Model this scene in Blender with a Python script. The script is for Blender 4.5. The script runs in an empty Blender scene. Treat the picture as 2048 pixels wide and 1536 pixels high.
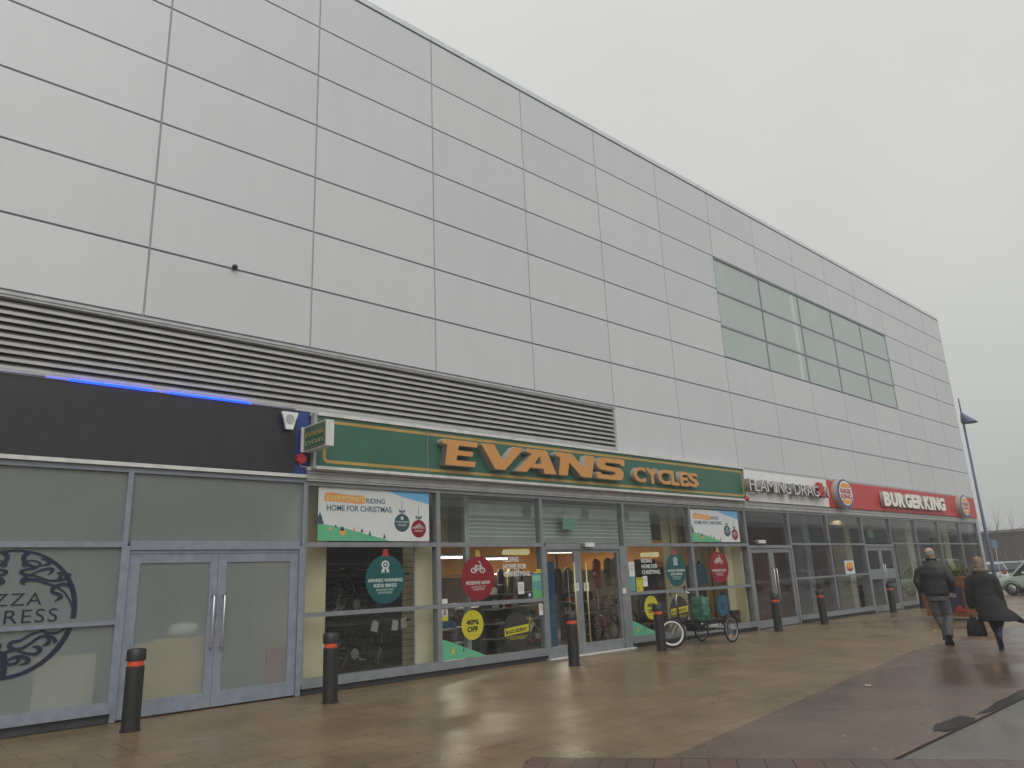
import bpy, bmesh, math, random
from mathutils import Vector, Matrix, noise
random.seed(7)
R_ = math.radians
scn = bpy.context.scene
COL = scn.collection

# ------------------------------------------------------------------ camera
HS = 1.1                                   # height of one cladding row in metres
F_PX = 1474.126
YAW, PITCH, ROLL = 0.746528, 0.262009, -0.043578
CAM = Vector((-0.264159 * HS, -10.225450 * HS, (12.10 - 10.689290) * HS))
_fw = Vector((math.sin(YAW) * math.cos(PITCH), math.cos(YAW) * math.cos(PITCH), math.sin(PITCH)))
_r0 = Vector((math.cos(YAW), -math.sin(YAW), 0)); _u0 = _r0.cross(_fw)
_rt = math.cos(ROLL) * _r0 + math.sin(ROLL) * _u0
_up = -math.sin(ROLL) * _r0 + math.cos(ROLL) * _u0
cd = bpy.data.cameras.new('camera'); cam = bpy.data.objects.new('camera', cd); COL.objects.link(cam)
cd.sensor_width = 36.0; cd.lens = F_PX / 2048 * 36.0; cd.clip_end = 3000; cd.clip_start = 0.05
cam.matrix_world = Matrix(((_rt.x, _up.x, -_fw.x, CAM.x), (_rt.y, _up.y, -_fw.y, CAM.y), (_rt.z, _up.z, -_fw.z, CAM.z), (0, 0, 0, 1)))
scn.camera = cam

def ray(u, v):
    return _rt * ((u - 1024) / F_PX) - _up * ((v - 768) / F_PX) + _fw
def at(u, v, y=0.0):
    """survey: the point of the facade-parallel plane y that this spot of the photograph shows"""
    d = ray(u, v); return CAM + d * ((y - CAM.y) / d.y)
def gnd(u, v, z=0.0):
    d = ray(u, v); return CAM + d * ((z - CAM.z) / d.z)
def bx(u0, v0, u1, v1, y=0.0):
    """x0, x1, z0, z1 of an upright rectangle on plane y from its middle-left / middle-right / top / bottom spots"""
    um, vm = (u0 + u1) / 2, (v0 + v1) / 2
    a, b, c, d = at(u0, vm, y), at(u1, vm, y), at(um, v1, y), at(um, v0, y)
    return a.x, b.x, c.z, d.z

# ------------------------------------------------------------------ world, sun, exposure
SUN_EL, SUN_AZ = R_(42), R_(205)            # azimuth measured from +y clockwise: behind the camera, a little left
w = bpy.data.worlds.new('World'); scn.world = w; w.use_nodes = True
nt = w.node_tree; nt.nodes.clear(); N = nt.nodes.new; L = nt.links.new
out = N('ShaderNodeOutputWorld'); bg1 = N('ShaderNodeBackground'); bg2 = N('ShaderNodeBackground'); mx = N('ShaderNodeMixShader')
sky = N('ShaderNodeTexSky'); sky.sky_type = 'NISHITA'; sky.sun_disc = False
sky.sun_elevation = SUN_EL; sky.sun_rotation = SUN_AZ; sky.air_density = 2.0; sky.dust_density = 6.0; sky.ozone_density = 1.0
hs = N('ShaderNodeHueSaturation'); hs.inputs['Saturation'].default_value = 0.10
L(sky.outputs[0], hs.inputs['Color']); L(hs.outputs[0], bg1.inputs['Color']); bg1.inputs['Strength'].default_value = 0.06
tc = N('ShaderNodeTexCoord'); sep = N('ShaderNodeSeparateXYZ'); L(tc.outputs['Generated'], sep.inputs[0])
rmp = N('ShaderNodeValToRGB'); L(sep.outputs['Z'], rmp.inputs[0])
rmp.color_ramp.elements[0].position = 0.0; rmp.color_ramp.elements[0].color = (0.52, 0.545, 0.52, 1)
rmp.color_ramp.elements[1].position = 0.9; rmp.color_ramp.elements[1].color = (0.80, 0.80, 0.79, 1)
e = rmp.color_ramp.elements.new(0.35); e.color = (0.63, 0.64, 0.615, 1)
nz = N('ShaderNodeTexNoise'); nz.inputs['Scale'].default_value = 2.4; nz.inputs['Detail'].default_value = 4; L(tc.outputs['Generated'], nz.inputs['Vector'])
mr = N('ShaderNodeMapRange'); L(nz.outputs[0], mr.inputs[0]); mr.inputs[1].default_value = 0.25; mr.inputs[2].default_value = 0.75; mr.inputs[3].default_value = 0.94; mr.inputs[4].default_value = 1.06
mm = N('ShaderNodeMixRGB'); mm.blend_type = 'MULTIPLY'; mm.inputs[0].default_value = 1.0; L(rmp.outputs[0], mm.inputs[1]); L(mr.outputs[0], mm.inputs[2])
L(mm.outputs[0], bg2.inputs['Color']); bg2.inputs['Strength'].default_value = 1.13
mx.inputs[0].default_value = 0.82; L(bg1.outputs[0], mx.inputs[1]); L(bg2.outputs[0], mx.inputs[2]); L(mx.outputs[0], out.inputs[0])
sd = bpy.data.lights.new('sun', 'SUN'); sd.energy = 1.25; sd.angle = R_(60); sd.color = (1.0, 0.98, 0.95)
so = bpy.data.objects.new('sun', sd); COL.objects.link(so)
sdir = Vector((math.sin(SUN_AZ) * math.cos(SUN_EL), math.cos(SUN_AZ) * math.cos(SUN_EL), math.sin(SUN_EL)))
so.rotation_euler = sdir.to_track_quat('Z', 'Y').to_euler(); so.location = sdir * 60
scn.view_settings.view_transform = 'Standard'; scn.view_settings.look = 'None'
scn.view_settings.exposure = 0.0; scn.view_settings.gamma = 1.0

# ------------------------------------------------------------------ materials
def new_mat(name):
    m = bpy.data.materials.new(name); m.use_nodes = True
    t = m.node_tree; t.nodes.clear()
    o = t.nodes.new('ShaderNodeOutputMaterial')
    return m, t, o
def fresnel(N, L, ior):
    """the same two-sided reflectance on both faces of a pane"""
    fr = N('ShaderNodeFresnel'); ge = N('ShaderNodeNewGeometry'); mr = N('ShaderNodeMapRange'); L(ge.outputs['Backfacing'], mr.inputs[0])
    mr.inputs[3].default_value = ior; mr.inputs[4].default_value = 1 / ior; L(mr.outputs[0], fr.inputs['IOR']); return fr
def mat(name, c, rough=0.5, metal=0.0, var=0.08, scale=3.0, bump=0.0, bscale=40.0, spec=0.5, rvar=0.0, emit=None, coat=0.0):
    """plain surface with a little cloudy tone variation, so that nothing is perfectly flat"""
    m, t, o = new_mat(name); N = t.nodes.new; L = t.links.new
    b = N('ShaderNodeBsdfPrincipled'); L(b.outputs[0], o.inputs[0])
    b.inputs['Roughness'].default_value = rough; b.inputs['Metallic'].default_value = metal
    b.inputs['Specular IOR Level'].default_value = spec
    if coat: b.inputs['Coat Weight'].default_value = coat; b.inputs['Coat Roughness'].default_value = 0.05
    tc = N('ShaderNodeTexCoord')
    if var:
        n = N('ShaderNodeTexNoise'); n.inputs['Scale'].default_value = scale; n.inputs['Detail'].default_value = 5
        L(tc.outputs['Object'], n.inputs['Vector'])
        r = N('ShaderNodeMapRange'); L(n.outputs[0], r.inputs[0])
        r.inputs[1].default_value = 0.3; r.inputs[2].default_value = 0.7; r.inputs[3].default_value = 1 - var; r.inputs[4].default_value = 1 + var
        mu = N('ShaderNodeMixRGB'); mu.blend_type = 'MULTIPLY'; mu.inputs[0].default_value = 1; mu.inputs[1].default_value = (*c, 1)
        L(r.outputs[0], mu.inputs[2]); L(mu.outputs[0], b.inputs['Base Color'])
        if rvar:
            r2 = N('ShaderNodeMapRange'); L(n.outputs[0], r2.inputs[0]); r2.inputs[1].default_value = 0.3; r2.inputs[2].default_value = 0.7
            r2.inputs[3].default_value = max(0.02, rough - rvar); r2.inputs[4].default_value = rough + rvar; L(r2.outputs[0], b.inputs['Roughness'])
    else:
        b.inputs['Base Color'].default_value = (*c, 1)
    if bump:
        n2 = N('ShaderNodeTexNoise'); n2.inputs['Scale'].default_value = bscale; n2.inputs['Detail'].default_value = 4
        L(tc.outputs['Object'], n2.inputs['Vector'])
        bp = N('ShaderNodeBump'); bp.inputs['Strength'].default_value = bump; bp.inputs['Distance'].default_value = 0.02
        L(n2.outputs[0], bp.inputs['Height']); L(bp.outputs[0], b.inputs['Normal'])
    if emit:
        b.inputs['Emission Color'].default_value = (*emit[:3], 1); b.inputs['Emission Strength'].default_value = emit[3]
    return m
def glass_mat(name, tint=(0.93, 0.95, 0.94), ior=1.5, boost=0.95):
    m, t, o = new_mat(name); N = t.nodes.new; L = t.links.new
    tr = N('ShaderNodeBsdfTransparent'); tr.inputs[0].default_value = (*tint, 1)
    gl = N('ShaderNodeBsdfGlossy'); gl.inputs['Roughness'].default_value = 0.008; gl.inputs['Color'].default_value = (0.95, 0.97, 0.96, 1)
    fr = fresnel(N, L, ior)
    mu = N('ShaderNodeMath'); mu.operation = 'MULTIPLY'; mu.use_clamp = True; mu.inputs[1].default_value = boost; L(fr.outputs[0], mu.inputs[0])
    tc = N('ShaderNodeTexCoord'); n = N('ShaderNodeTexNoise'); n.inputs['Scale'].default_value = 0.7; n.inputs['Detail'].default_value = 1; L(tc.outputs['Object'], n.inputs['Vector'])
    bp = N('ShaderNodeBump'); bp.inputs['Strength'].default_value = 0.04; bp.inputs['Distance'].default_value = 0.05; L(n.outputs[0], bp.inputs['Height']); L(bp.outputs[0], gl.inputs['Normal'])
    mx = N('ShaderNodeMixShader'); L(mu.outputs[0], mx.inputs[0]); L(tr.outputs[0], mx.inputs[1]); L(gl.outputs[0], mx.inputs[2]); L(mx.outputs[0], o.inputs[0])
    return m
def frosted_mat(name, c, clear=0.25, rough=0.22):
    m, t, o = new_mat(name); N = t.nodes.new; L = t.links.new
    di = N('ShaderNodeBsdfDiffuse'); tc = N('ShaderNodeTexCoord')
    n = N('ShaderNodeTexNoise'); n.inputs['Scale'].default_value = 0.8; n.inputs['Detail'].default_value = 3; L(tc.outputs['Object'], n.inputs['Vector'])
    r = N('ShaderNodeMapRange'); L(n.outputs[0], r.inputs[0]); r.inputs[3].default_value = 0.85; r.inputs[4].default_value = 1.15
    mu = N('ShaderNodeMixRGB'); mu.blend_type = 'MULTIPLY'; mu.inputs[0].default_value = 1; mu.inputs[1].default_value = (*c, 1); L(r.outputs[0], mu.inputs[2]); L(mu.outputs[0], di.inputs[0])
    rf = N('ShaderNodeBsdfTransparent'); rf.inputs[0].default_value = (0.92, 0.95, 0.93, 1)
    mx = N('ShaderNodeMixShader'); mx.inputs[0].default_value = clear; L(di.outputs[0], mx.inputs[1]); L(rf.outputs[0], mx.inputs[2])
    gl = N('ShaderNodeBsdfGlossy'); gl.inputs['Roughness'].default_value = 0.12
    fr = fresnel(N, L, 1.4)
    m2 = N('ShaderNodeMixShader'); L(fr.outputs[0], m2.inputs[0]); L(mx.outputs[0], m2.inputs[1]); L(gl.outputs[0], m2.inputs[2]); L(m2.outputs[0], o.inputs[0])
    return m
def paving_mat(name, c1, c2, joint, bw, bh, mort, wet=0.25, dry=0.55, spots=True, rot=0.0, spec=0.5, wscale=0.35):
    m, t, o = new_mat(name); N = t.nodes.new; L = t.links.new
    b = N('ShaderNodeBsdfPrincipled'); L(b.outputs[0], o.inputs[0]); b.inputs['Specular IOR Level'].default_value = spec
    tc = N('ShaderNodeTexCoord'); mp = N('ShaderNodeMapping'); mp.inputs['Rotation'].default_value = (0, 0, rot); L(tc.outputs['Object'], mp.inputs[0])
    br = N('ShaderNodeTexBrick'); L(mp.outputs[0], br.inputs['Vector']); br.inputs['Scale'].default_value = 1
    br.inputs['Brick Width'].default_value = bw; br.inputs['Row Height'].default_value = bh; br.inputs['Mortar Size'].default_value = mort; br.inputs['Mortar Smooth'].default_value = 0.3
    br.inputs['Color1'].default_value = (*c1, 1); br.inputs['Color2'].default_value = (*c2, 1); br.inputs['Mortar'].default_value = (*joint, 1); br.inputs['Bias'].default_value = 0.0
    n = N('ShaderNodeTexNoise'); n.inputs['Scale'].default_value = 0.9; n.inputs['Detail'].default_value = 8; n.inputs['Roughness'].default_value = 0.65; L(tc.outputs['Object'], n.inputs['Vector'])
    r = N('ShaderNodeMapRange'); L(n.outputs[0], r.inputs[0]); r.inputs[1].default_value = 0.28; r.inputs[2].default_value = 0.72; r.inputs[3].default_value = 0.72; r.inputs[4].default_value = 1.25
    mu = N('ShaderNodeMixRGB'); mu.blend_type = 'MULTIPLY'; mu.inputs[0].default_value = 1; L(br.outputs[0], mu.inputs[1]); L(r.outputs[0], mu.inputs[2])
    n3 = N('ShaderNodeTexNoise'); n3.inputs['Scale'].default_value = 60; n3.inputs['Detail'].default_value = 3; L(tc.outputs['Object'], n3.inputs['Vector'])
    r3 = N('ShaderNodeMapRange'); L(n3.outputs[0], r3.inputs[0]); r3.inputs[1].default_value = 0.3; r3.inputs[2].default_value = 0.7; r3.inputs[3].default_value = 0.8; r3.inputs[4].default_value = 1.2
    mu2 = N('ShaderNodeMixRGB'); mu2.blend_type = 'MULTIPLY'; mu2.inputs[0].default_value = 1; L(mu.outputs[0], mu2.inputs[1]); L(r3.outputs[0], mu2.inputs[2])
    col = mu2.outputs[0]
    if spots:                                  # pale trodden chewing-gum spots
        vo = N('ShaderNodeTexVoronoi'); vo.inputs['Scale'].default_value = 1.7; L(tc.outputs['Object'], vo.inputs['Vector'])
        lt = N('ShaderNodeMath'); lt.operation = 'LESS_THAN'; lt.inputs[1].default_value = 0.034; L(vo.outputs['Distance'], lt.inputs[0])
        sp = N('ShaderNodeMixRGB'); sp.inputs[2].default_value = (0.34, 0.31, 0.26, 1); L(lt.outputs[0], sp.inputs[0]); L(col, sp.inputs[1]); col = sp.outputs[0]
    L(col, b.inputs['Base Color'])
    nw = N('ShaderNodeTexNoise'); nw.inputs['Scale'].default_value = wscale; nw.inputs['Detail'].default_value = 5; nw.inputs['Distortion'].default_value = 0.4; L(tc.outputs['Object'], nw.inputs['Vector'])
    rw = N('ShaderNodeMapRange'); L(nw.outputs[0], rw.inputs[0]); rw.inputs[1].default_value = 0.38; rw.inputs[2].default_value = 0.62; rw.inputs[3].default_value = wet; rw.inputs[4].default_value = dry
    L(rw.outputs[0], b.inputs['Roughness'])
    bp = N('ShaderNodeBump'); bp.inputs['Strength'].default_value = 0.35; bp.inputs['Distance'].default_value = 0.004
    ad = N('ShaderNodeMath'); ad.operation = 'SUBTRACT'; L(n3.outputs[0], ad.inputs[0]); L(br.outputs['Fac'], ad.inputs[1]); L(ad.outputs[0], bp.inputs['Height']); L(bp.outputs[0], b.inputs['Normal'])
    return m
def clad_mat(name, g):
    m, t, o = new_mat(name); N = t.nodes.new; L = t.links.new
    b = N('ShaderNodeBsdfPrincipled'); L(b.outputs[0], o.inputs[0]); b.inputs['Roughness'].default_value = 0.42; b.inputs['Metallic'].default_value = 0.15
    tc = N('ShaderNodeTexCoord')
    mp = N('ShaderNodeMapping'); mp.inputs['Scale'].default_value = (1.2, 1, 0.18); L(tc.outputs['Object'], mp.inputs[0])   # faint run-off streaks
    n = N('ShaderNodeTexNoise'); n.inputs['Scale'].default_value = 2.2; n.inputs['Detail'].default_value = 6; L(mp.outputs[0], n.inputs['Vector'])
    r = N('ShaderNodeMapRange'); L(n.outputs[0], r.inputs[0]); r.inputs[1].default_value = 0.3; r.inputs[2].default_value = 0.7; r.inputs[3].default_value = 0.975; r.inputs[4].default_value = 1.02
    mu = N('ShaderNodeMixRGB'); mu.blend_type = 'MULTIPLY'; mu.inputs[0].default_value = 1; mu.inputs[1].default_value = (*g, 1); L(r.outputs[0], mu.inputs[2]); L(mu.outputs[0], b.inputs['Base Color'])
    n2 = N('ShaderNodeTexNoise'); n2.inputs['Scale'].default_value = 0.55; n2.inputs['Detail'].default_value = 1; L(tc.outputs['Object'], n2.inputs['Vector'])
    bp = N('ShaderNodeBump'); bp.inputs['Strength'].default_value = 0.25; bp.inputs['Distance'].default_value = 0.06; L(n2.outputs[0], bp.inputs['Height']); L(bp.outputs[0], b.inputs['Normal'])
    return m
def brick_mat(name, c1, c2, joint):
    m, t, o = new_mat(name); N = t.nodes.new; L = t.links.new
    b = N('ShaderNodeBsdfPrincipled'); L(b.outputs[0], o.inputs[0]); b.inputs['Roughness'].default_value = 0.8
    tc = N('ShaderNodeTexCoord'); mp = N('ShaderNodeMapping'); mp.inputs['Rotation'].default_value = (R_(90), 0, 0); L(tc.outputs['Object'], mp.inputs[0])
    br = N('ShaderNodeTexBrick'); L(mp.outputs[0], br.inputs['Vector']); br.inputs['Scale'].default_value = 1; br.inputs['Brick Width'].default_value = .225; br.inputs['Row Height'].default_value = .075; br.inputs['Mortar Size'].default_value = .008
    br.inputs['Color1'].default_value = (*c1, 1); br.inputs['Color2'].default_value = (*c2, 1); br.inputs['Mortar'].default_value = (*joint, 1); L(br.outputs[0], b.inputs['Base Color'])
    return m

M = {}
M['clad0'] = clad_mat('silver panel', (0.575, 0.58, 0.60)); M['clad1'] = clad_mat('silver panel b', (0.56, 0.567, 0.585)); M['clad2'] = clad_mat('silver panel c', (0.585, 0.59, 0.605))
M['joint'] = mat('joint shadow gap', (0.24, 0.24, 0.33), 0.7); M['vjoint'] = mat('joint rail', (0.36, 0.37, 0.37), 0.5)
M['coping'] = mat('coping metal', (0.62, 0.65, 0.68), 0.35, 0.3)
M['frame'] = mat('grey powder coat frame', (0.205, 0.22, 0.235), 0.42, 0.1, 0.12, 6, rvar=0.1)
M['frame_worn'] = mat('weathered grey frame', (0.215, 0.24, 0.29), 0.5, 0.0, 0.12, 9, rvar=0.12)
M['frame_lt'] = mat('light grey trim', (0.42, 0.42, 0.42), 0.45, 0.2, 0.14, 4)
M['white_trim'] = mat('white trim', (0.60, 0.60, 0.58), 0.45, 0.0, 0.15, 5)
M['plinth'] = mat('dark plinth', (0.06, 0.065, 0.075), 0.6, 0, 0.2, 5)
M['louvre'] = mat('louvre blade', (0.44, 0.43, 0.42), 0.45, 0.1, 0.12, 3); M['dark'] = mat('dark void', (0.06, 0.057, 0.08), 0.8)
M['glass'] = glass_mat('shop glass'); M['glass_far'] = glass_mat('restaurant glass', (0.90, 0.92, 0.91), 1.5, 0.85)
M['frost'] = frosted_mat('frosted glass', (0.34, 0.38, 0.37), 0.52); M['clearback'] = glass_mat('pane back', (0.98, 0.98, 0.98), 1.5, 0.02); M['block'] = mat('translucent wall glazing', (0.40, 0.455, 0.44), 0.35, 0.0, 0.05, 0.6, spec=0.6)
M['block_lt'] = mat('paler glazing strip', (0.5, 0.58, 0.55), 0.3)
M['black_fascia'] = mat('black fascia', (0.022, 0.021, 0.024), 0.45, 0, 0.25, 4); M['green'] = mat('green sign', (0.036, 0.125, 0.085), 0.35, 0, 0.08, 1.5)
M['gold'] = mat('gold line', (0.43, 0.27, 0.07), 0.45, 0, 0.12); M['orange'] = mat('orange letter face', (0.56, 0.265, 0.075), 0.4, 0, 0.06, 3); M['ret'] = mat('letter return', (0.40, 0.37, 0.34), 0.45)
M['white'] = mat('white acrylic', (0.72, 0.72, 0.70), 0.4, 0, 0.05); M['cream_let'] = mat('cream acrylic', (0.80, 0.79, 0.70), 0.4, 0, 0.03)
M['red_fascia'] = mat('red fascia', (0.48, 0.045, 0.042), 0.4, 0, 0.08, 1.5); M['red'] = mat('red plastic', (0.42, 0.03, 0.03), 0.35); M['blue'] = mat('blue plastic', (0.02, 0.05, 0.22), 0.4)
M['bunor'] = mat('bun orange', (0.75, 0.33, 0.05), 0.45); M['steel'] = mat('brushed steel', (0.62, 0.62, 0.62), 0.25, 0.9, 0.06)
M['brass'] = mat('pale yellow handle', (0.50, 0.45, 0.22), 0.35, 0.4)
M['flame_side'] = mat('dull letter return', (0.27, 0.26, 0.25), 0.45); M['letgrey'] = mat('grey letter face', (0.60, 0.595, 0.58), 0.4); M['led_dim'] = mat('dim blue tube', (0.2, 0.2, 0.5), 0.4, emit=(0.1, 0.14, 0.9, 0.9))
M['led'] = mat('blue light tube', (0.02, 0.1, 0.9), 0.4, emit=(0.0, 0.022, 1.0, 8.0)); M['led_off'] = mat('unlit tube', (0.30, 0.30, 0.45), 0.4)
M['lamp'] = mat('lit lamp', (0.9, 0.85, 0.8), 0.4, emit=(1.0, 0.93, 0.85, 9.0)); M['lampw'] = mat('lit warm lamp', (0.9, 0.8, 0.5), 0.4, emit=(1.0, 0.72, 0.30, 2.2))
M['cream'] = mat('cream board', (0.70, 0.62, 0.42), 0.6, 0, 0.06, 2); M['slat'] = mat('slat wall', (0.52, 0.45, 0.29), 0.6, 0, 0.08); M['shopdark'] = mat('dark display', (0.03, 0.028, 0.028), 0.7, 0, 0.3, 4)
M['orangewall'] = mat('orange timber wall', (0.62, 0.28, 0.05), 0.6, 0, 0.15, 2); M['shopfloor'] = mat('grey shop floor', (0.075, 0.07, 0.065), 0.45, 0, 0.2, 2); M['ceil'] = mat('ceiling', (0.45, 0.45, 0.44), 0.8)
M['brownw'] = mat('dark brown lower wall', (0.07, 0.05, 0.035), 0.7, 0, 0.3, 3); M['maroon'] = mat('maroon wall', (0.095, 0.030, 0.030), 0.6, 0, 0.25, 1.2); M['tan'] = mat('tan board', (0.56, 0.39, 0.15), 0.6, 0, 0.25, 2); M['beige'] = mat('beige pillar', (0.55, 0.50, 0.37), 0.6, 0, 0.08)
M['grey'] = mat('mid grey', (0.2, 0.2, 0.2), 0.6); M['neutral'] = mat('grey shutter', (0.42, 0.46, 0.45), 0.5); M['reflw'] = mat('painted pale reflection', (0.86, 0.90, 0.89), 0.5)
M['bollard'] = mat('black bollard plastic', (0.018, 0.018, 0.019), 0.42, 0, 0.3, 8, bump=0.05); M['band'] = mat('orange reflective band', (0.72, 0.09, 0.03), 0.4)
M['rubber'] = mat('tyre rubber', (0.014, 0.014, 0.016), 0.7); M['blackm'] = mat('black metal', (0.016, 0.016, 0.018), 0.35, 0.2); M['rimw'] = mat('white rim', (0.75, 0.75, 0.72), 0.35)
M['alloy'] = mat('dull alloy', (0.36, 0.36, 0.35), 0.35, 0.6); M['teal'] = mat('teal vinyl', (0.008, 0.085, 0.085), 0.35, 0, 0.04); M['crimson'] = mat('crimson vinyl', (0.22, 0.010, 0.020), 0.35, 0, 0.04)
M['yellow'] = mat('yellow vinyl', (0.50, 0.45, 0.025), 0.4, 0, 0.04); M['ink'] = mat('black ink', (0.015, 0.015, 0.015), 0.5); M['navy'] = mat('navy ink', (0.012, 0.014, 0.04), 0.4)
M['bluegrey'] = mat('blue grey ink', (0.06, 0.12, 0.17), 0.5); M['sky'] = mat('sky blue print', (0.14, 0.40, 0.66), 0.5); M['mint'] = mat('green print', (0.11, 0.40, 0.22), 0.5); M['pine'] = mat('pine print', (0.035, 0.08, 0.10), 0.5)
M['poster'] = mat('poster paper', (0.60, 0.62, 0.62), 0.45, 0, 0.03); M['splash'] = mat('orange splash', (0.68, 0.30, 0.10), 0.5); M['paleyel'] = mat('pale yellow', (0.68, 0.58, 0.22), 0.5); M['vinylw'] = mat('white vinyl', (0.55, 0.60, 0.58), 0.5)
M['tealpap'] = mat('teal paper', (0.10, 0.28, 0.27), 0.5); M['greenpap'] = mat('green paper', (0.10, 0.38, 0.14), 0.5); M['whitep'] = mat('white paper', (0.66, 0.66, 0.64), 0.5); M['exitg'] = mat('pale green sign', (0.22, 0.45, 0.36), 0.4)
M['skin'] = mat('skin', (0.46, 0.27, 0.21), 0.5, 0, 0.1, 8); M['hairg'] = mat('grey hair', (0.22, 0.20, 0.18), 0.7, 0, 0.2, 30); M['hairb'] = mat('fair hair', (0.22, 0.17, 0.105), 0.7, 0, 0.25, 30)
M['jacket'] = mat('black jacket', (0.016, 0.016, 0.017), 0.55, 0, 0.2, 10, bump=0.2, bscale=25); M['coat'] = mat('black coat', (0.011, 0.011, 0.014), 0.75, 0, 0.2, 10, bump=0.2, bscale=18); M['trouser'] = mat('grey trousers', (0.085, 0.088, 0.09), 0.7, 0, 0.15, 8, bump=0.2, bscale=20)
M['shoe'] = mat('black shoe', (0.012, 0.012, 0.013), 0.4); M['boot'] = mat('navy boot', (0.012, 0.012, 0.04), 0.45); M['scarf'] = mat('patterned scarf', (0.15, 0.14, 0.10), 0.8, 0, 0.7, 45)
M['wood'] = mat('orange timber', (0.24, 0.095, 0.022), 0.5, 0, 0.25, 5); M['purple'] = mat('dark purple panel', (0.035, 0.03, 0.07), 0.45); M['leafd'] = mat('planter leaf', (0.05, 0.07, 0.03), 0.6, 0, 0.4, 8); M['leafy'] = mat('yellow green leaf', (0.15, 0.16, 0.035), 0.6, 0, 0.3, 8)
M['bark'] = mat('bare bark', (0.10, 0.085, 0.08), 0.9); M['navypole'] = mat('blue painted pole', (0.10, 0.115, 0.20), 0.4); M['brown'] = mat('brown shed wall', (0.055, 0.042, 0.033), 0.8, 0, 0.2, 0.6)
M['redbrick'] = brick_mat('red brick', (0.10, 0.04, 0.03), (0.075, 0.03, 0.025), (0.1, 0.09, 0.08))
M['blueobj'] = mat('pale blue', (0.20, 0.28, 0.42), 0.5)
M['pave'] = paving_mat('wet brown paving', (0.215, 0.149, 0.084), (0.188, 0.134, 0.078), (0.105, 0.072, 0.040), 0.60, 0.40, 0.009, 0.20, 0.42, rot=0.0)
M['blocks'] = paving_mat('wet red block paving', (0.150, 0.102, 0.073), (0.125, 0.092, 0.070), (0.05, 0.042, 0.036), 0.20, 0.10, 0.004, 0.10, 0.40, rot=R_(45))
M['edging'] = paving_mat('brick edging', (0.125, 0.07, 0.05), (0.10, 0.07, 0.055), (0.03, 0.025, 0.022), 0.23, 0.5, 0.008, 0.22, 0.5, spots=False, rot=-R_(-54.7))
M['tarmac'] = paving_mat('wet tarmac', (0.128, 0.120, 0.096), (0.118, 0.112, 0.092), (0.118, 0.112, 0.092), 3.0, 3.0, 0.0, 0.14, 0.5, spots=False)
M['puddle'] = mat('dark wet patch', (0.013, 0.011, 0.009), 0.3, 0, 0.2, 6, spec=0.12, bump=0.3, bscale=6); M['wetpave'] = mat('water film on slabs', (0.12, 0.085, 0.05), 0.10, 0, 0.2, 3, spec=0.5, bump=0.15, bscale=4); M['kerb'] = mat('dark kerb joint', (0.03, 0.028, 0.026), 0.6, 0, 0.4, 12)
M['mark'] = mat('white paint', (0.55, 0.55, 0.53), 0.6)

# ------------------------------------------------------------------ helpers
def tag(o, label=None, cat=None, group=None, kind=None):
    if label: o['label'] = label
    if cat: o['category'] = cat
    if group: o['group'] = group
    if kind: o['kind'] = kind
    return o
def thing(name, label, cat, loc=(0, 0, 0), rz=0.0, group=None):
    o = bpy.data.objects.new(name, None); COL.objects.link(o); o.location = loc; o.rotation_euler = (0, 0, rz); o.empty_display_size = 0.2
    return tag(o, label, cat, group)
def put(name, me, parent=None, kind=None):
    o = bpy.data.objects.new(name, me); COL.objects.link(o)
    if parent: o.parent = parent
    if kind: o['kind'] = kind
    return o
def dup(root, loc=None, rz=None, label=None, group=None):
    def cp(o, par):
        c = o.copy(); COL.objects.link(c)
        if par: c.parent = par
        for ch in [x for x in COL.objects if x.parent == o]: cp(ch, c)
        return c
    c = cp(root, None)
    if loc is not None: c.location = loc
    if rz is not None: c.rotation_euler = (0, 0, rz)
    if label: c['label'] = label
    if group: c['group'] = group
    return c
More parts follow.
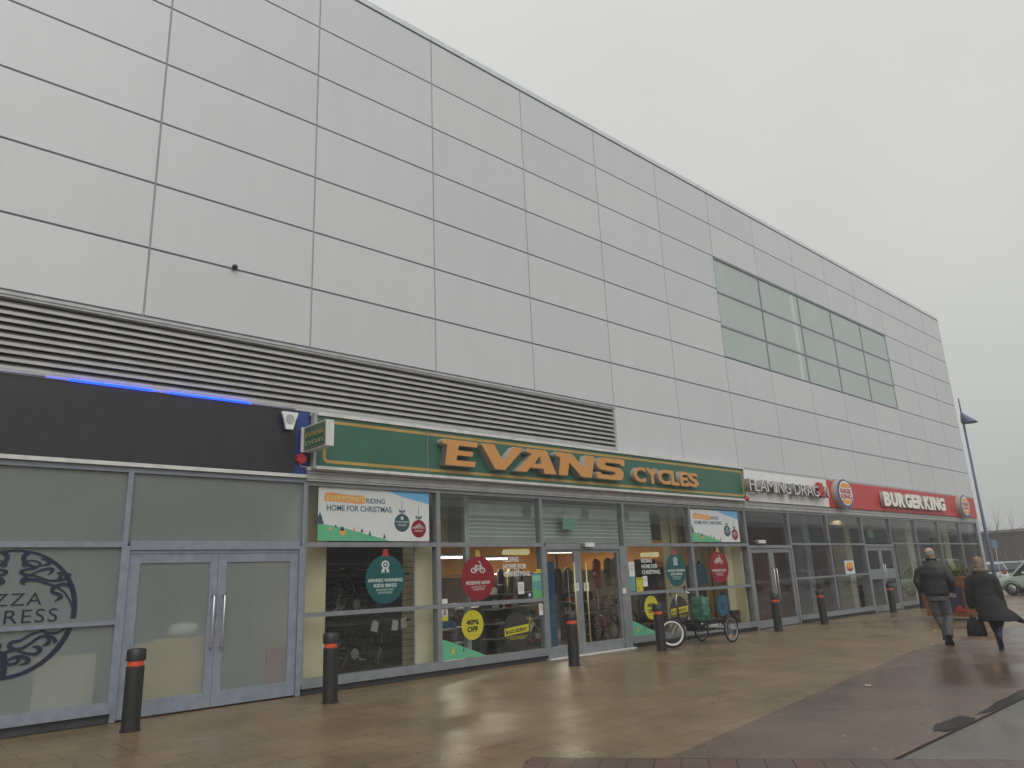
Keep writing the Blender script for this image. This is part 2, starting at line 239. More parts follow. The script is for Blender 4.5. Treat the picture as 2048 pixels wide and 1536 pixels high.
class MB:
    def __init__(s): s.v = []; s.f = []; s.m = []
    def add(s, vs, fs, m=0):
        k = len(s.v); s.v += [tuple(p) for p in vs]
        for f in fs: s.f.append([i + k for i in f]); s.m.append(m)
        return s
    def box(s, x0, x1, y0, y1, z0, z1, m=0):
        return s.add([(x0, y0, z0), (x1, y0, z0), (x1, y1, z0), (x0, y1, z0), (x0, y0, z1), (x1, y0, z1), (x1, y1, z1), (x0, y1, z1)],
                     [(0, 3, 2, 1), (4, 5, 6, 7), (0, 1, 5, 4), (1, 2, 6, 5), (2, 3, 7, 6), (3, 0, 4, 7)], m)
    def prism(s, pts, y0, y1, m=0, side=None):
        """outline in x,z given to depth along y"""
        n = len(pts); s.add([(p[0], y0, p[1]) for p in pts] + [(p[0], y1, p[1]) for p in pts], [list(range(n)), list(range(2 * n - 1, n - 1, -1))], m)
        k = len(s.v) - 2 * n
        for i in range(n): s.f.append([k + i, k + n + i, k + n + (i + 1) % n, k + (i + 1) % n]); s.m.append(m if side is None else side)
        return s
    def slab(s, pts, z0, z1, m=0):
        n = len(pts); s.add([(p[0], p[1], z0) for p in pts] + [(p[0], p[1], z1) for p in pts], [list(range(n - 1, -1, -1)), list(range(n, 2 * n))] + [[i, (i + 1) % n, n + (i + 1) % n, n + i] for i in range(n)], m); return s
    def tube(s, path, rad, n=8, m=0, cap=True, ell=None):
        path = [Vector(p) for p in path]
        if not isinstance(rad, (list, tuple)): rad = [rad] * len(path)
        rings = []; ref = None
        for i, p in enumerate(path):
            t = (path[min(i + 1, len(path) - 1)] - path[max(i - 1, 0)]).normalized()
            if ref is None: ref = Vector((0, 0, 1)) if abs(t.z) < 0.9 else Vector((1, 0, 0))
            a = (ref - t * ref.dot(t)).normalized(); b = t.cross(a); ref = a
            ea, eb = ell[i] if ell else (1, 1)
            rings.append([p + a * (math.cos(2 * math.pi * k / n) * rad[i] * ea) + b * (math.sin(2 * math.pi * k / n) * rad[i] * eb) for k in range(n)])
        return s.rings(rings, m, cap)
    def rings(s, rings, m=0, cap=True):
        n = len(rings[0]); vs = [p for r in rings for p in r]; fs = []
        for i in range(len(rings) - 1):
            for k in range(n): fs.append((i * n + k, i * n + (k + 1) % n, (i + 1) * n + (k + 1) % n, (i + 1) * n + k))
        if cap: fs.append(list(range(n - 1, -1, -1))); fs.append([(len(rings) - 1) * n + k for k in range(n)])
        return s.add(vs, fs, m)
    def loft(s, rows, n=20, m=0, cap=True, pw=2.0):
        """rows of (cx, cy, z, rx, ry): stacked rounded cross-sections"""
        rs = []
        for cx, cy, z, rx, ry in rows:
            r = []
            for k in range(n):
                a = 2 * math.pi * k / n; c, q = math.cos(a), math.sin(a)
                r.append((cx + rx * math.copysign(abs(c) ** (2 / pw), c), cy + ry * math.copysign(abs(q) ** (2 / pw), q), z))
            rs.append(r)
        return s.rings(rs, m, cap)
    def ball(s, c, r, m=0, n=12, k=8):
        rows = []
        for i in range(k + 1):
            a = -math.pi / 2 + math.pi * i / k; q = max(math.cos(a), 0.02)
            rows.append((c[0], c[1], c[2] + r[2] * math.sin(a), r[0] * q, r[1] * q))
        return s.loft(rows, n, m)
    def torus(s, c, R, r, m=0, n=36, k=8, arc=2 * math.pi, a0=0.0):
        """ring standing in the x,z plane"""
        full = abs(arc - 2 * math.pi) < 1e-6; steps = n if full else n + 1; vs = []; fs = []
        for i in range(steps):
            a = a0 + arc * i / n
            for j in range(k):
                b = 2 * math.pi * j / k; q = R + r * math.cos(b)
                vs.append((c[0] + q * math.cos(a), c[1] + r * math.sin(b), c[2] + q * math.sin(a)))
        for i in range(n if full else n):
            i2 = (i + 1) % steps
            for j in range(k): fs.append((i * k + j, i * k + (j + 1) % k, i2 * k + (j + 1) % k, i2 * k + j))
        return s.add(vs, fs, m)
    def lathe(s, prof, n=24, m=0, c=(0, 0)):
        return s.loft([(c[0], c[1], z, r, r) for r, z in prof], n, m)
    def mesh(s, name, mats, smooth=False):
        me = bpy.data.meshes.new(name); me.from_pydata(s.v, [], s.f); me.update()
        bm = bmesh.new(); bm.from_mesh(me); bmesh.ops.recalc_face_normals(bm, faces=bm.faces); bm.to_mesh(me); bm.free()
        for x in (mats if isinstance(mats, (list, tuple)) else [mats]): me.materials.append(M[x] if isinstance(x, str) else x)
        me.polygons.foreach_set('material_index', s.m)
        if smooth: me.polygons.foreach_set('use_smooth', [True] * len(me.polygons))
        return me
    def build(s, name, mats, parent=None, smooth=False, kind=None): return put(name, s.mesh(name, mats, smooth), parent, kind)
def autosmooth(o, ang=40):
    me = o.data; me.polygons.foreach_set('use_smooth', [True] * len(me.polygons)); me.set_sharp_from_angle(angle=R_(ang)); return o

def curve_mesh(cu, mats, x0, x1, z0, z1, yf, fit=True, aspect=False):
    """flat curve or text -> upright mesh whose front lies at y = yf, facing -y, fitted into x0..x1, z0..z1; slot 0 front, slot 1 sides"""
    ob = bpy.data.objects.new('tmp', cu); me = bpy.data.meshes.new_from_object(ob); bpy.data.objects.remove(ob); bpy.data.curves.remove(cu)
    vs = me.vertices; xs = [v.co.x for v in vs]; ys = [v.co.y for v in vs]; zs = [v.co.z for v in vs]
    ax, bxx, ay, by, bz = min(xs), max(xs), min(ys), max(ys), max(zs)
    if fit: sx = (x1 - x0) / (bxx - ax); sz = (z1 - z0) / (by - ay)
    else: sx = sz = 1; ax = ay = 0; x0, z0 = x0, z0
    for v in vs: v.co = Vector((x0 + (v.co.x - ax) * sx, yf + (bz - v.co.z), z0 + (v.co.y - ay) * sz))
    me.update(); me.materials.clear()
    for x in mats: me.materials.append(M[x])
    if len(mats) > 1:
        for p in me.polygons: p.material_index = 0 if abs(p.normal.y) > 0.7 else 1
    return me
def txt(body, x0, x1, z0, z1, yf, mats, parent=None, name='lettering', depth=0.002, bold=0.0, spacing=1.0, res=3):
    cu = bpy.data.curves.new('t', 'FONT'); cu.body = body; cu.extrude = depth / 2; cu.offset = bold; cu.space_character = spacing; cu.resolution_u = res; cu.size = 1
    return put(name, curve_mesh(cu, mats if isinstance(mats, list) else [mats], x0, x1, z0, z1, yf), parent)
def poly(polys, yf, mats, parent=None, name='panel', depth=0.002, kind=None):
    """filled outlines (x, z), later ones inside earlier ones are holes"""
    cu = bpy.data.curves.new('p', 'CURVE'); cu.dimensions = '2D'; cu.fill_mode = 'BOTH'; cu.extrude = depth / 2
    for pts in polys:
        sp = cu.splines.new('POLY'); sp.points.add(len(pts) - 1); sp.use_cyclic_u = True
        for q, p in zip(sp.points, pts): q.co = (p[0], p[1], 0, 1)
    return put(name, curve_mesh(cu, mats if isinstance(mats, list) else [mats], 0, 0, 0, 0, yf, fit=False), parent, kind)
def ell(cx, cz, rx, rz, n=40): return [(cx + rx * math.cos(2 * math.pi * i / n), cz + rz * math.sin(2 * math.pi * i / n)) for i in range(n)]
def rect(x0, x1, z0, z1): return [(x0, z0), (x1, z0), (x1, z1), (x0, z1)]
def rrect(x0, x1, z0, z1, r, k=5):
    p = []
    for cx, cz, a0 in ((x1 - r, z0 + r, -90), (x1 - r, z1 - r, 0), (x0 + r, z1 - r, 90), (x0 + r, z0 + r, 180)):
        p += [(cx + r * math.cos(R_(a0 + 90 * i / k)), cz + r * math.sin(R_(a0 + 90 * i / k))) for i in range(k + 1)]
    return p
def strokes(paths, wid, yf, matn, parent, name, depth=0.003):
    """brush strokes: each path of (x, z) with widths, swelling and tapering; one shape"""
    mb = MB()
    for j, (pts, ws) in enumerate(paths):
        # catmull-rom
        P = [Vector((a, b)) for a, b in pts]; nn = 8 * (len(pts) - 1); Q = []; W = []
        for i in range(len(P) - 1):
            p0, p1, p2, p3 = P[max(i - 1, 0)], P[i], P[i + 1], P[min(i + 2, len(P) - 1)]
            for k in range(8):
                t = k / 8; Q.append(0.5 * ((2 * p1) + (p2 - p0) * t + (2 * p0 - 5 * p1 + 4 * p2 - p3) * t * t + (3 * p1 - p0 - 3 * p2 + p3) * t ** 3)); W.append(ws[i] * (1 - t) + ws[i + 1] * t)
        Q.append(P[-1]); W.append(ws[-1])
        y = yf - 0.0007 * j; vs = []
        for i, q in enumerate(Q):
            d = (Q[min(i + 1, len(Q) - 1)] - Q[max(i - 1, 0)]).normalized(); nrm = Vector((-d.y, d.x)) * W[i] * wid * 0.5
            vs += [(q.x + nrm.x, y - .0006 * i / nn, q.y + nrm.y), (q.x - nrm.x, y - .0006 * i / nn, q.y - nrm.y)]
        n = len(Q); mb.add(vs, [(2 * i, 2 * i + 1, 2 * i + 3, 2 * i + 2) for i in range(n - 1)])
    return mb.build(name, matn, parent)
def remeshed(mb, name, mats, parent, vox=0.014, smooth=6, wrinkle=0.0, wsc=9.0, seed=0):
    """fuse overlapping lofts into one continuous skin"""
    me = mb.mesh(name, mats); o = bpy.data.objects.new(name, me); COL.objects.link(o)
    r = o.modifiers.new('r', 'REMESH'); r.mode = 'VOXEL'; r.voxel_size = vox
    s = o.modifiers.new('s', 'SMOOTH'); s.factor = 0.5; s.iterations = smooth
    dg = bpy.context.evaluated_depsgraph_get(); m2 = bpy.data.meshes.new_from_object(o.evaluated_get(dg)); o.modifiers.clear()
    o.data = m2; m2.name = name; m2.materials.clear()
    for x in (mats if isinstance(mats, (list, tuple)) else [mats]): m2.materials.append(M[x])
    m2.polygons.foreach_set('material_index', [0] * len(m2.polygons)); m2.polygons.foreach_set('use_smooth', [True] * len(m2.polygons))
    if wrinkle:
        m2.update(); nr = [v.normal.copy() for v in m2.vertices]
        for v, q in zip(m2.vertices, nr):
            p = Vector((v.co.x, v.co.y, v.co.z * 1.6)) * wsc + Vector((seed, 0, 0)); v.co += q * (noise.noise(p) + 0.5 * noise.noise(p * 2.1)) * wrinkle
    o.parent = parent
    return o
#@@SETTING
# ------------------------------------------------------------------ ground
def sheet(name, pts, z, m):
    mb = MB(); mb.add([(p[0], p[1], z) for p in pts], [list(range(len(pts)))]); o = mb.build(name, m, kind='structure')
    if o.data.polygons[0].normal.z < 0: o.data.flip_normals()
    return o
sheet('ground', [(-400, -500), (900, -500), (900, 500), (-400, 500)], -0.014, 'tarmac')
BL = lambda x: -6.79 + (x - 5.79) * 0.151 if x < 15 else -5.40                # edge between the slabs and the block paving
KY = -8.35
ea, eb = Vector((4.73, -5.85)), Vector((7.07, -9.15)); ed = (eb - ea).normalized(); en = Vector((-ed.y, ed.x)) * -1   # brick edging runs across towards the camera
off = lambda p, d: (p[0] + en.x * d, p[1] + en.y * d)
e0 = ea - ed * 0.02; xb = 5.10
sheet('pavement', [(-30, 0.4), (-30, -14), (3.2, -14), (4.55, -5.95), (4.73, -5.85), (5.4346, -6.8437), (15, BL(15)), (52, -5.4), (52, 0.4)], -0.006, 'pave')
kb = (ea.x + (KY - ea.y) / ed.y * ed.x)
sheet('block_paving', [(5.4346, -6.8437), (kb, KY), (52, KY), (52, -5.4), (15, BL(15))], -0.0055, 'blocks')
f0, f1 = ea, ea + ed * 9
sheet('brick_edging', [f0, f1, off(f1, 0.46), off(f0, 0.46)], -0.003, 'edging')
mb = MB(); q0, q1 = off(f0, -0.012), off(f1, -0.012); mb.add([(f0.x, f0.y, -0.0025), (f1.x, f1.y, -0.0025), (q1[0], q1[1], -0.0025), (q0[0], q0[1], -0.0025)], [(0, 1, 2, 3)]); mb.build('edging_joint', 'kerb', kind='structure')
# uneven gutter joint along the kerb
mb = MB(); vs = []; n = 240
for i in range(n + 1):
    x = kb + (50 - kb) * (i / n) ** 1.6; wv = 0.014 + 0.012 * noise.noise((x * 2.3, 0, 0)); vs += [(x, KY - 0.006, -0.002), (x, KY + max(wv, 0.004), -0.002)]
mb.add(vs, [(2 * i, 2 * i + 2, 2 * i + 3, 2 * i + 1) for i in range(n)]); mb.build('kerb_joint', 'kerb', kind='structure')
def puddle(cx, cy, rx, ry, seed, ymin=None, m='puddle', nm='puddle'):
    pts = []
    for i in range(90):
        a = 2 * math.pi * i / 90; k = 1 + 0.35 * noise.noise((math.cos(a) * 1.7 + seed, math.sin(a) * 1.7, seed)) + 0.16 * noise.noise((math.cos(a) * 6, math.sin(a) * 6, seed)) + .08 * noise.noise((math.cos(a) * 19, math.sin(a) * 19, seed))
        y = cy + math.sin(a) * ry * k
        if ymin is not None: y = max(y, ymin + 0.01 * noise.noise((a * 3, seed, 0)))
        pts.append((cx + math.cos(a) * rx * k, y))
    return sheet(nm, pts, 0.0005 if m == 'puddle' else -.0035, m)
g1 = gnd(1905, 1450); puddle(g1.x + .1, KY + 0.10, 0.46, 0.14, 3.1, KY + 0.015)
g2 = gnd(2018, 1405); puddle(g2.x + .6, KY + 0.08, 1.25, 0.09, 8.4, KY + 0.012)

# ------------------------------------------------------------------ the long retail building
BW = 2.45311 * HS
XR = 39.4; XL = -8.0; ZT = 13.31
bld = thing('retail_building', 'long silver panelled retail building with a row of glazed shopfronts under it', 'building')
row = lambda r: HS * (12.10 - r)
colx = [k * BW for k in range(-3, 10)] + [26.85, 29.45, 32.0, 34.6, 37.1, XR]
WX = [7 * BW, 8 * BW, 9 * BW, 26.85, 29.45, 32.0]
clad = MB(); G_ = 0.012
def panel(x0, x1, z0, z1, k):
    b = 0.006; xa, xb_, za, zb = x0 + G_ * .8, x1 - G_ * .8, z0 + G_, z1 - G_
    vs = [(xa, 0.03, za), (xb_, 0.03, za), (xb_, 0.03, zb), (xa, 0.03, zb), (xa + b, 0, za + b), (xb_ - b, 0, za + b), (xb_ - b, 0, zb - b), (xa + b, 0, zb - b)]
    clad.add(vs, [(4, 5, 6, 7), (0, 1, 5, 4), (1, 2, 6, 5), (2, 3, 7, 6), (3, 0, 4, 7)], k)
LVX = 5 * BW                                         # louvre ends here
PB = 4.47                                            # panels stop here over the right-hand shops
for i in range(len(colx) - 1):
    x0, x1 = colx[i], colx[i + 1]
    for r in range(0, 9):
        z1 = row(r); z0 = row(r + 1)
        if x0 < LVX - 0.1:
            if r >= 7: continue
        elif r == 8: continue
        elif r == 7: z0 = PB
        if WX[0] - .1 < x0 < WX[-1] - .1 and 2 <= r <= 4: continue
        panel(x0, x1, z0, z1, random.choice((0, 0, 1, 2)))
clad.build('cladding', ['clad0', 'clad1', 'clad2'], bld)
jb = MB(); jb.box(XL, XR - .03, 0.032, 0.05, row(7) - .02, ZT)
jb.box(LVX, XR - .03, 0.032, 0.05, PB, row(7) - .02)
jb.build('joint_backing', 'joint', bld)
for i, x in enumerate(colx[1:-1]):
    zb = row(7) if x < LVX - .1 else PB
    for (a, b) in ([(zb, ZT)] if not (WX[0] + .1 < x < WX[-1] - .1) else [(zb, row(5)), (row(2), ZT)]):
        MB().box(x - 0.009, x + 0.009, 0.008, 0.032, a, b).build('vertical_joint_rail', 'vjoint', bld)
cp = MB(); cp.prism([(-0.02, ZT + .012), (-0.02, ZT + 0.145), (0.5, ZT + 0.16), (0.5, ZT + .012)], XL, XR + .02)
cp = MB()
for i in range(len(colx) - 1): cp.box(colx[i] + .004, colx[i + 1] - .004, -0.025, 0.5, ZT + .014, ZT + 0.14)
cp.build('coping', 'coping', bld)
# carcass behind the cladding: above shop level it is solid; below, real shop rooms
wl = MB(); wl.box(XL, XR - .004, 0.052, 26, row(7) + .1, ZT + .01); wl.box(LVX + .1, XR - .004, 0.054, 26, 3.35, row(7) + .09); wl.box(XL, LVX + .09, 0.16, 26, 3.35, row(7) + .09)
wl.build('wall', 'grey', bld)
ev = MB(); ev.box(XR - .002, XR + .03, 0.0, 26, 3.3, ZT + .01); ev.build('end_wall', 'clad1', bld)
# upper glazing
ug = MB(); za, zb = row(5), row(2); nx = len(WX) - 1
for i, x in enumerate(WX): ug.box(x - (.03 if 0 < i < nx else .02), x + (.03 if 0 < i < nx else .02), 0.004, 0.07, za + .01, zb - .07)
ug.box(WX[0] + .02, WX[-1] - .02, -0.012, 0.07, zb - .068, zb - .012); ug.box(WX[0] + .02, WX[-1] - .02, 0.0, 0.07, za + .012, za + .05)
for r in (3, 4):
    for i in range(nx): ug.box(WX[i] + .031, WX[i + 1] - .031, 0.006, 0.07, row(r) - .115, row(r) - .055)
uw = ug.build('upper_window', 'frame', bld)
pn = MB(); pn.box(WX[0], WX[-1], 0.022, 0.04, za + .02, zb - .03)
pn.build('pane', 'block', uw)
pl = MB()
for (a, b) in ((row(3), row(2) - .1), (row(4) - .05, row(3) - .12), (za + .05, row(4) - .12)): pl.box(24.02 - .30, 24.02 - .06, 0.0205, 0.0215, a, b)
pl.build('pale_strip', 'block_lt', uw)
# louvre band
lv = MB(); lz0, lz1 = 4.47, row(7) - .02
lv.box(XL, LVX - .005, -0.02, 0.10, lz1 - .085, lz1); lv.box(XL, LVX - .005, -0.035, -0.02, lz1 - .05, lz1 - .04); lv.box(LVX - .075, LVX - .005, -0.02, 0.10, lz0, lz1 - .086); lv.box(XL, LVX - .076, -.02, .10, lz0 - .005, lz0 + .05)
lvo = lv.build('louvre_frame', 'frame_lt', bld)
sl = MB(); z = lz1 - .175; ns = 9; pitch = (lz1 - .11 - lz0 - .05) / ns
for i in range(ns):
    z = lz0 + .055 + i * pitch
    sl.prism([(-0.012, z), (-0.012, z + pitch * .30), (0.02, z + pitch * .36), (0.095, z + pitch * 1.05), (0.095, z + pitch * .99), (0.022, z + pitch * .30), (0.0, z)], XL, LVX - .08) if False else None
    prof = [(-0.012, z), (-0.012, z + pitch * .36), (0.015, z + pitch * .42), (0.09, z + pitch * 1.0), (0.094, z + pitch * .94), (0.004, z + pitch * .02)]
    n = len(prof); sl.add([(XL, a, b) for a, b in prof] + [(LVX - .08, a, b) for a, b in prof], [[k, (k + 1) % n, n + (k + 1) % n, n + k] for k in range(n)])
sl.build('louvre_blade', 'louvre', lvo)
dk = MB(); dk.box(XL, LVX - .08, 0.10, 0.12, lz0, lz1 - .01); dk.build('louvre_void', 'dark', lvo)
# fascia backing and head trims over the shopfronts
HZ = 3.30
tr = MB()
tr.box(XL, 5.38, -0.05, 0.15, 3.345, 3.40, 0)                                 # white line under the black fascia
tr.box(5.38, 18.98, -0.075, 0.15, 3.47, 3.53, 0)
tr.box(5.39, 18.98, -0.04, 0.15, 3.30, 3.467, 1); tr.box(5.39, 18.98, -0.055, -0.042, 3.335, 3.37, 1); tr.box(5.39, 18.98, -0.065, -0.042, 3.42, 3.45, 1)
tr.box(18.985, XR - .3, -0.03, 0.15, 3.30, 3.50, 1); tr.box(18.985, XR - .3, -0.05, -0.031, 3.40, 3.44, 1)
tr.box(18.985, XR - .02, -0.05, 0.03, PB - .062, PB - .004, 1)
tr.box(5.43, 18.98, -0.02, 0.04, 4.40, PB - .008, 1)
tr.build('head_trim', ['white_trim', 'frame_lt'], bld)
bk = MB(); bk.box(XL, XR - .05, 0.055, 0.14, 3.40, 4.46); bk.build('fascia_backing', 'grey', bld)

def pane_box(x0, x1, y0, y1, z0, z1, film):
    """a pane; with film, the frosting lies on its outer face only"""
    g = MB().box(x0, x1, y0, y1, z0, z1)
    if film: g.m = [0 if i == 2 else 1 for i in range(6)]
    return g
def window(x0, x1, zlo, zhi, rails, parent=bld, glass='glass', fm='frame', gl=True, glz=None, wide=(0.035, 0.035), deep=0.16, extra=()):
    """one bay between two mullions: frame, rails, panes"""
    f = MB(); a, b = wide
    f.box(x0, x0 + a, 0, deep, zlo, zhi); f.box(x1 - b, x1, 0, deep, zlo, zhi)
    f.box(x0 + a, x1 - b, 0.003, deep, zhi - .07, zhi - .001)
    for (z, h) in rails: f.box(x0 + a, x1 - b, 0.003, 0.12, z - h / 2, z + h / 2)
    for (xe, za_, zb_) in extra: f.box(xe - .03, xe + .03, 0.005, 0.11, za_, zb_)
    if zlo < 1:
        f.box(x0 + a, x1 - b, 0.003, deep, zlo, zlo + .075); f.box(x0, x1, -0.045, -0.001, zlo - .055, zlo + .005); f.box(x0, x1, 0, deep, zlo - .05, zlo - .001)
    o = f.build('shop_window', fm, parent)
    if gl:
        g = pane_box(x0 + .02, x1 - .02, 0.055, 0.067, zlo + .03, zhi - .03, glass == 'frost'); g.build('pane', [glass, 'clearback'], o)
    if zlo < 1:
        p = MB(); p.box(x0, x1, 0.05, 0.15, 0, zlo - .051); p.build('plinth', 'plinth', o)
    return o
def door(x0, x1, z0, z1, stile, top, bot, glass, fm, hx=None, hz=(0.95, 1.55), mid=None, handle='steel', parent=bld, y=0.03, hcurve=True):
    f = MB(); sa, sb = stile if isinstance(stile, tuple) else (stile, stile)
    f.box(x0, x0 + sa, y, y + .05, z0, z1); f.box(x1 - sb, x1, y, y + .05, z0, z1); f.box(x0 + sa, x1 - sb, y + .001, y + .05, z1 - top, z1); f.box(x0 + sa, x1 - sb, y + .001, y + .05, z0, z0 + bot)
    if mid: f.box(x0 + sa, x1 - sb, y + .001, y + .05, mid[0], mid[1])
    o = f.build('entrance_door', fm, parent)
    g = pane_box(x0 + sa - .01, x1 - sb + .01, y + .02, y + .03, z0 + bot - .01, z1 - top + .01, glass == 'frost'); g.build('door_pane', [glass, 'clearback'], o)
    if hx is not None:
        h = MB(); r = 0.014
        if hcurve: h.tube([(hx, y, hz[1] - .03), (hx, y - .05, hz[1]), (hx, y - .08, hz[1] - .04), (hx, y - .08, hz[0] + .04), (hx, y - .05, hz[0]), (hx, y, hz[0] + .02)], r, 10)
        else: h.tube([(hx, y - .06, hz[0]), (hx, y - .06, hz[1])], .018, 10); [h.tube([(hx, y, q), (hx, y - .06, q)], .01, 8) for q in (hz[0] + .15, hz[1] - .15)]
        h.build('handle', handle, o, True)
    return o
TZ = 2.275
# frosted restaurant front
PX = [0.033 - BW, 0.033, 2.735, 5.40]
for a, b in ((PX[0] - 2 * BW, PX[0] - BW), (PX[0] - BW, PX[0]), (PX[0], PX[1]), (PX[1], PX[2])): window(a, b, 0.175, HZ + .04, [(TZ, .075), (1.25, .05)], glass='frost', fm='frame_worn')
window(PX[2], PX[3], TZ - .02, HZ + .04, [], glass='frost', fm='frame_worn')
jm = MB(); jm.box(PX[2], PX[2] + .07, 0, .15, 0, TZ - .021); jm.box(PX[3] - .075, PX[3], 0, .15, 0, TZ - .021); jm.box(PX[2] + .071, PX[3] - .076, -.006, .15, TZ - .075, TZ + .05); jm.box(PX[2] + .071, PX[3] - .076, 0.02, .15, TZ - .125, TZ - .076); jm.build('door_frame', 'frame_worn', bld)
door(PX[2] + .075, 4.045, 0.02, TZ - .127, (.15, .115), .13, .2, 'frost', 'frame_worn', 4.045 - .06, (0.80, 1.56))
door(4.05, PX[3] - .08, 0.02, TZ - .127, (.125, .135), .13, .2, 'frost', 'frame_worn', 4.05 + .09, (0.80, 1.56))
# cycle shop front
EX = [5.40, 3 * BW, 4 * BW, 5 * BW, 6 * BW, 18.89]
window(EX[0], EX[1], 0.15, HZ, [(TZ, .08), (1.175, .07)], wide=(.04, .045)); window(EX[1], EX[2], 0.15, HZ, [(TZ, .08), (1.175, .07)], wide=(.045, .045))
window(EX[2], EX[3], TZ - .03, HZ, []); window(EX[3], EX[4], 0.15, HZ, [(TZ, .08), (1.175, .07)], wide=(.045, .04)); window(EX[4], EX[5], 0.15, HZ, [(TZ, .08), (1.175, .07)], wide=(.04, .045))
jm = MB(); jm.box(EX[2], EX[2] + .07, -.004, .17, 0, TZ - .031); jm.box(EX[3] - .24, EX[3], -.004, .17, 0, TZ - .031); jm.box(EX[2] + .071, EX[3] - .241, -.008, .17, TZ - .10, TZ + .03); jm.box(EX[2] - .02, EX[3] + .02, -.10, .17, -.003, .018, 1); jm.build('door_frame', ['frame', 'white_trim'], bld)
d1, d2 = at(1160, 1200, .03).x, at(1161, 1200, .03).x
door(EX[2] + .075, d1 - .004, 0.03, TZ - .105, (.05, .10), .06, .2, 'glass', 'frame', d1 - .19, (.25, 1.9), handle='brass', hcurve=False)
door(d1 + .004, EX[3] - .245, 0.03, TZ - .105, (.10, .05), .06, .2, 'glass', 'frame', d1 + .19, (.25, 1.9), handle='brass', hcurve=False)
# white-fascia restaurant and burger restaurant
FX = [18.89, 21.38, 23.95, 26.6, 29.05, 31.5, 34.05, 36.65, XR - .35]
window(FX[0], FX[1], TZ - .0, HZ, [], glass='glass_far'); window(FX[1], FX[2], .15, HZ, [(TZ + .03, .06), (1.29, .055)], glass='glass_far'); window(FX[2], FX[3], .15, HZ, [(TZ + .03, .06), (1.30, .055)], glass='glass_far', extra=())
window(FX[3], FX[4], TZ + .03, HZ, [], glass='glass_far')
for a, b in zip(FX[4:-1], FX[5:]): window(a, b, .15, HZ, [(TZ + .06, .05)], glass='glass_far')
def double_door(x0, x1, zt, mid=None, hz=(.75, 1.62)):
    j = MB(); j.box(x0, x0 + .07, 0, .15, 0, zt); j.box(x1 - .07, x1, 0, .15, 0, zt); j.box(x0 + .071, x1 - .071, -.004, .15, zt - .09, zt); j.build('door_frame', 'frame', bld)
    c = (x0 + x1) / 2
    door(x0 + .075, c - .003, .02, zt - .095, (.11, .13), .12, .2, 'glass_far', 'frame', c - .08, hz, mid); door(c + .003, x1 - .075, .02, zt - .095, (.13, .11), .12, .2, 'glass_far', 'frame', c + .08, hz, mid)
double_door(FX[0], FX[1], TZ - .001); double_door(FX[3], FX[4], TZ + .029, mid=(1.10, 1.45), hz=(1.0, 1.62))
pst = MB(); pst.box(XR - .348, XR - .02, -.01, .35, 0, 4.46); pst.build('corner_post', 'frame_lt', bld)
# rooms
rm = MB(); rm.box(XL, XR - .36, 0.16, 12, -.004, 0.012); rm.build('floor', 'shopfloor', bld)
rm = MB(); rm.box(XL, XR - .36, 0.16, 12, HZ + .005, HZ + .045); rm.build('ceiling', 'ceil', bld)
for x, m in ((5.36, 'cream'), (18.80, 'brownw'), (24.0, 'maroon')): MB().box(x, x + .12, 0.165, 12, 0.013, HZ).build('party_wall', m, bld)
MB().box(18.78, 18.798, 1.2, 7.4, 1.8, HZ).build('wall_panel', 'orangewall', bld)
MB().box(18.77, 18.798, .17, .72, .013, 2.28).build('wall_panel', 'cream', bld); MB().box(18.77, 18.798, .721, 1.19, .013, HZ).build('wall_panel', 'slat', bld)
rm = MB(); rm.box(XL, 5.36, 1.8, 1.9, 0.013, HZ); rm.build('back_wall', 'grey', bld)
MB().box(5.48, 18.80, 7.45, 7.6, .013, 1.75).build('back_wall', 'brownw', bld)
rm = MB(); rm.box(5.48, 18.80, 7.5, 7.6, 1.751, HZ)
for k in range(5): rm.box(5.48, 18.8, 7.485, 7.499, 1.9 + k * .32, 1.915 + k * .32)
rm.build('back_wall', 'orangewall', bld)
rm = MB(); rm.box(18.92, 24.0, 1.5, 1.6, .013, HZ); rm.build('back_wall', 'maroon', bld)
rm = MB(); rm.box(18.93, 23.99, .17, 1.5, .013, .017); rm.build('floor', 'maroon', bld)
rm = MB(); rm.box(24.12, XR - .36, 5.4, 5.5, .013, HZ); rm.build('back_wall', 'shopdark', bld)
rm = MB(); rm.box(XR - .36, XR - .32, .36, 6, .0, HZ); rm.build('end_glazing', 'frame', bld)
for x, wd, y in ((32.9, .75, .9), (37.2, .7, .9), (28.2, .5, 1.4)):
    q = MB(); q.box(x, x + wd, y, y + .5, .013, HZ); q.build('pillar', 'beige', bld)
q = MB(); q.box(23.2, 23.6, .5, .9, .013, HZ); q.build('pillar', 'frame', bld)
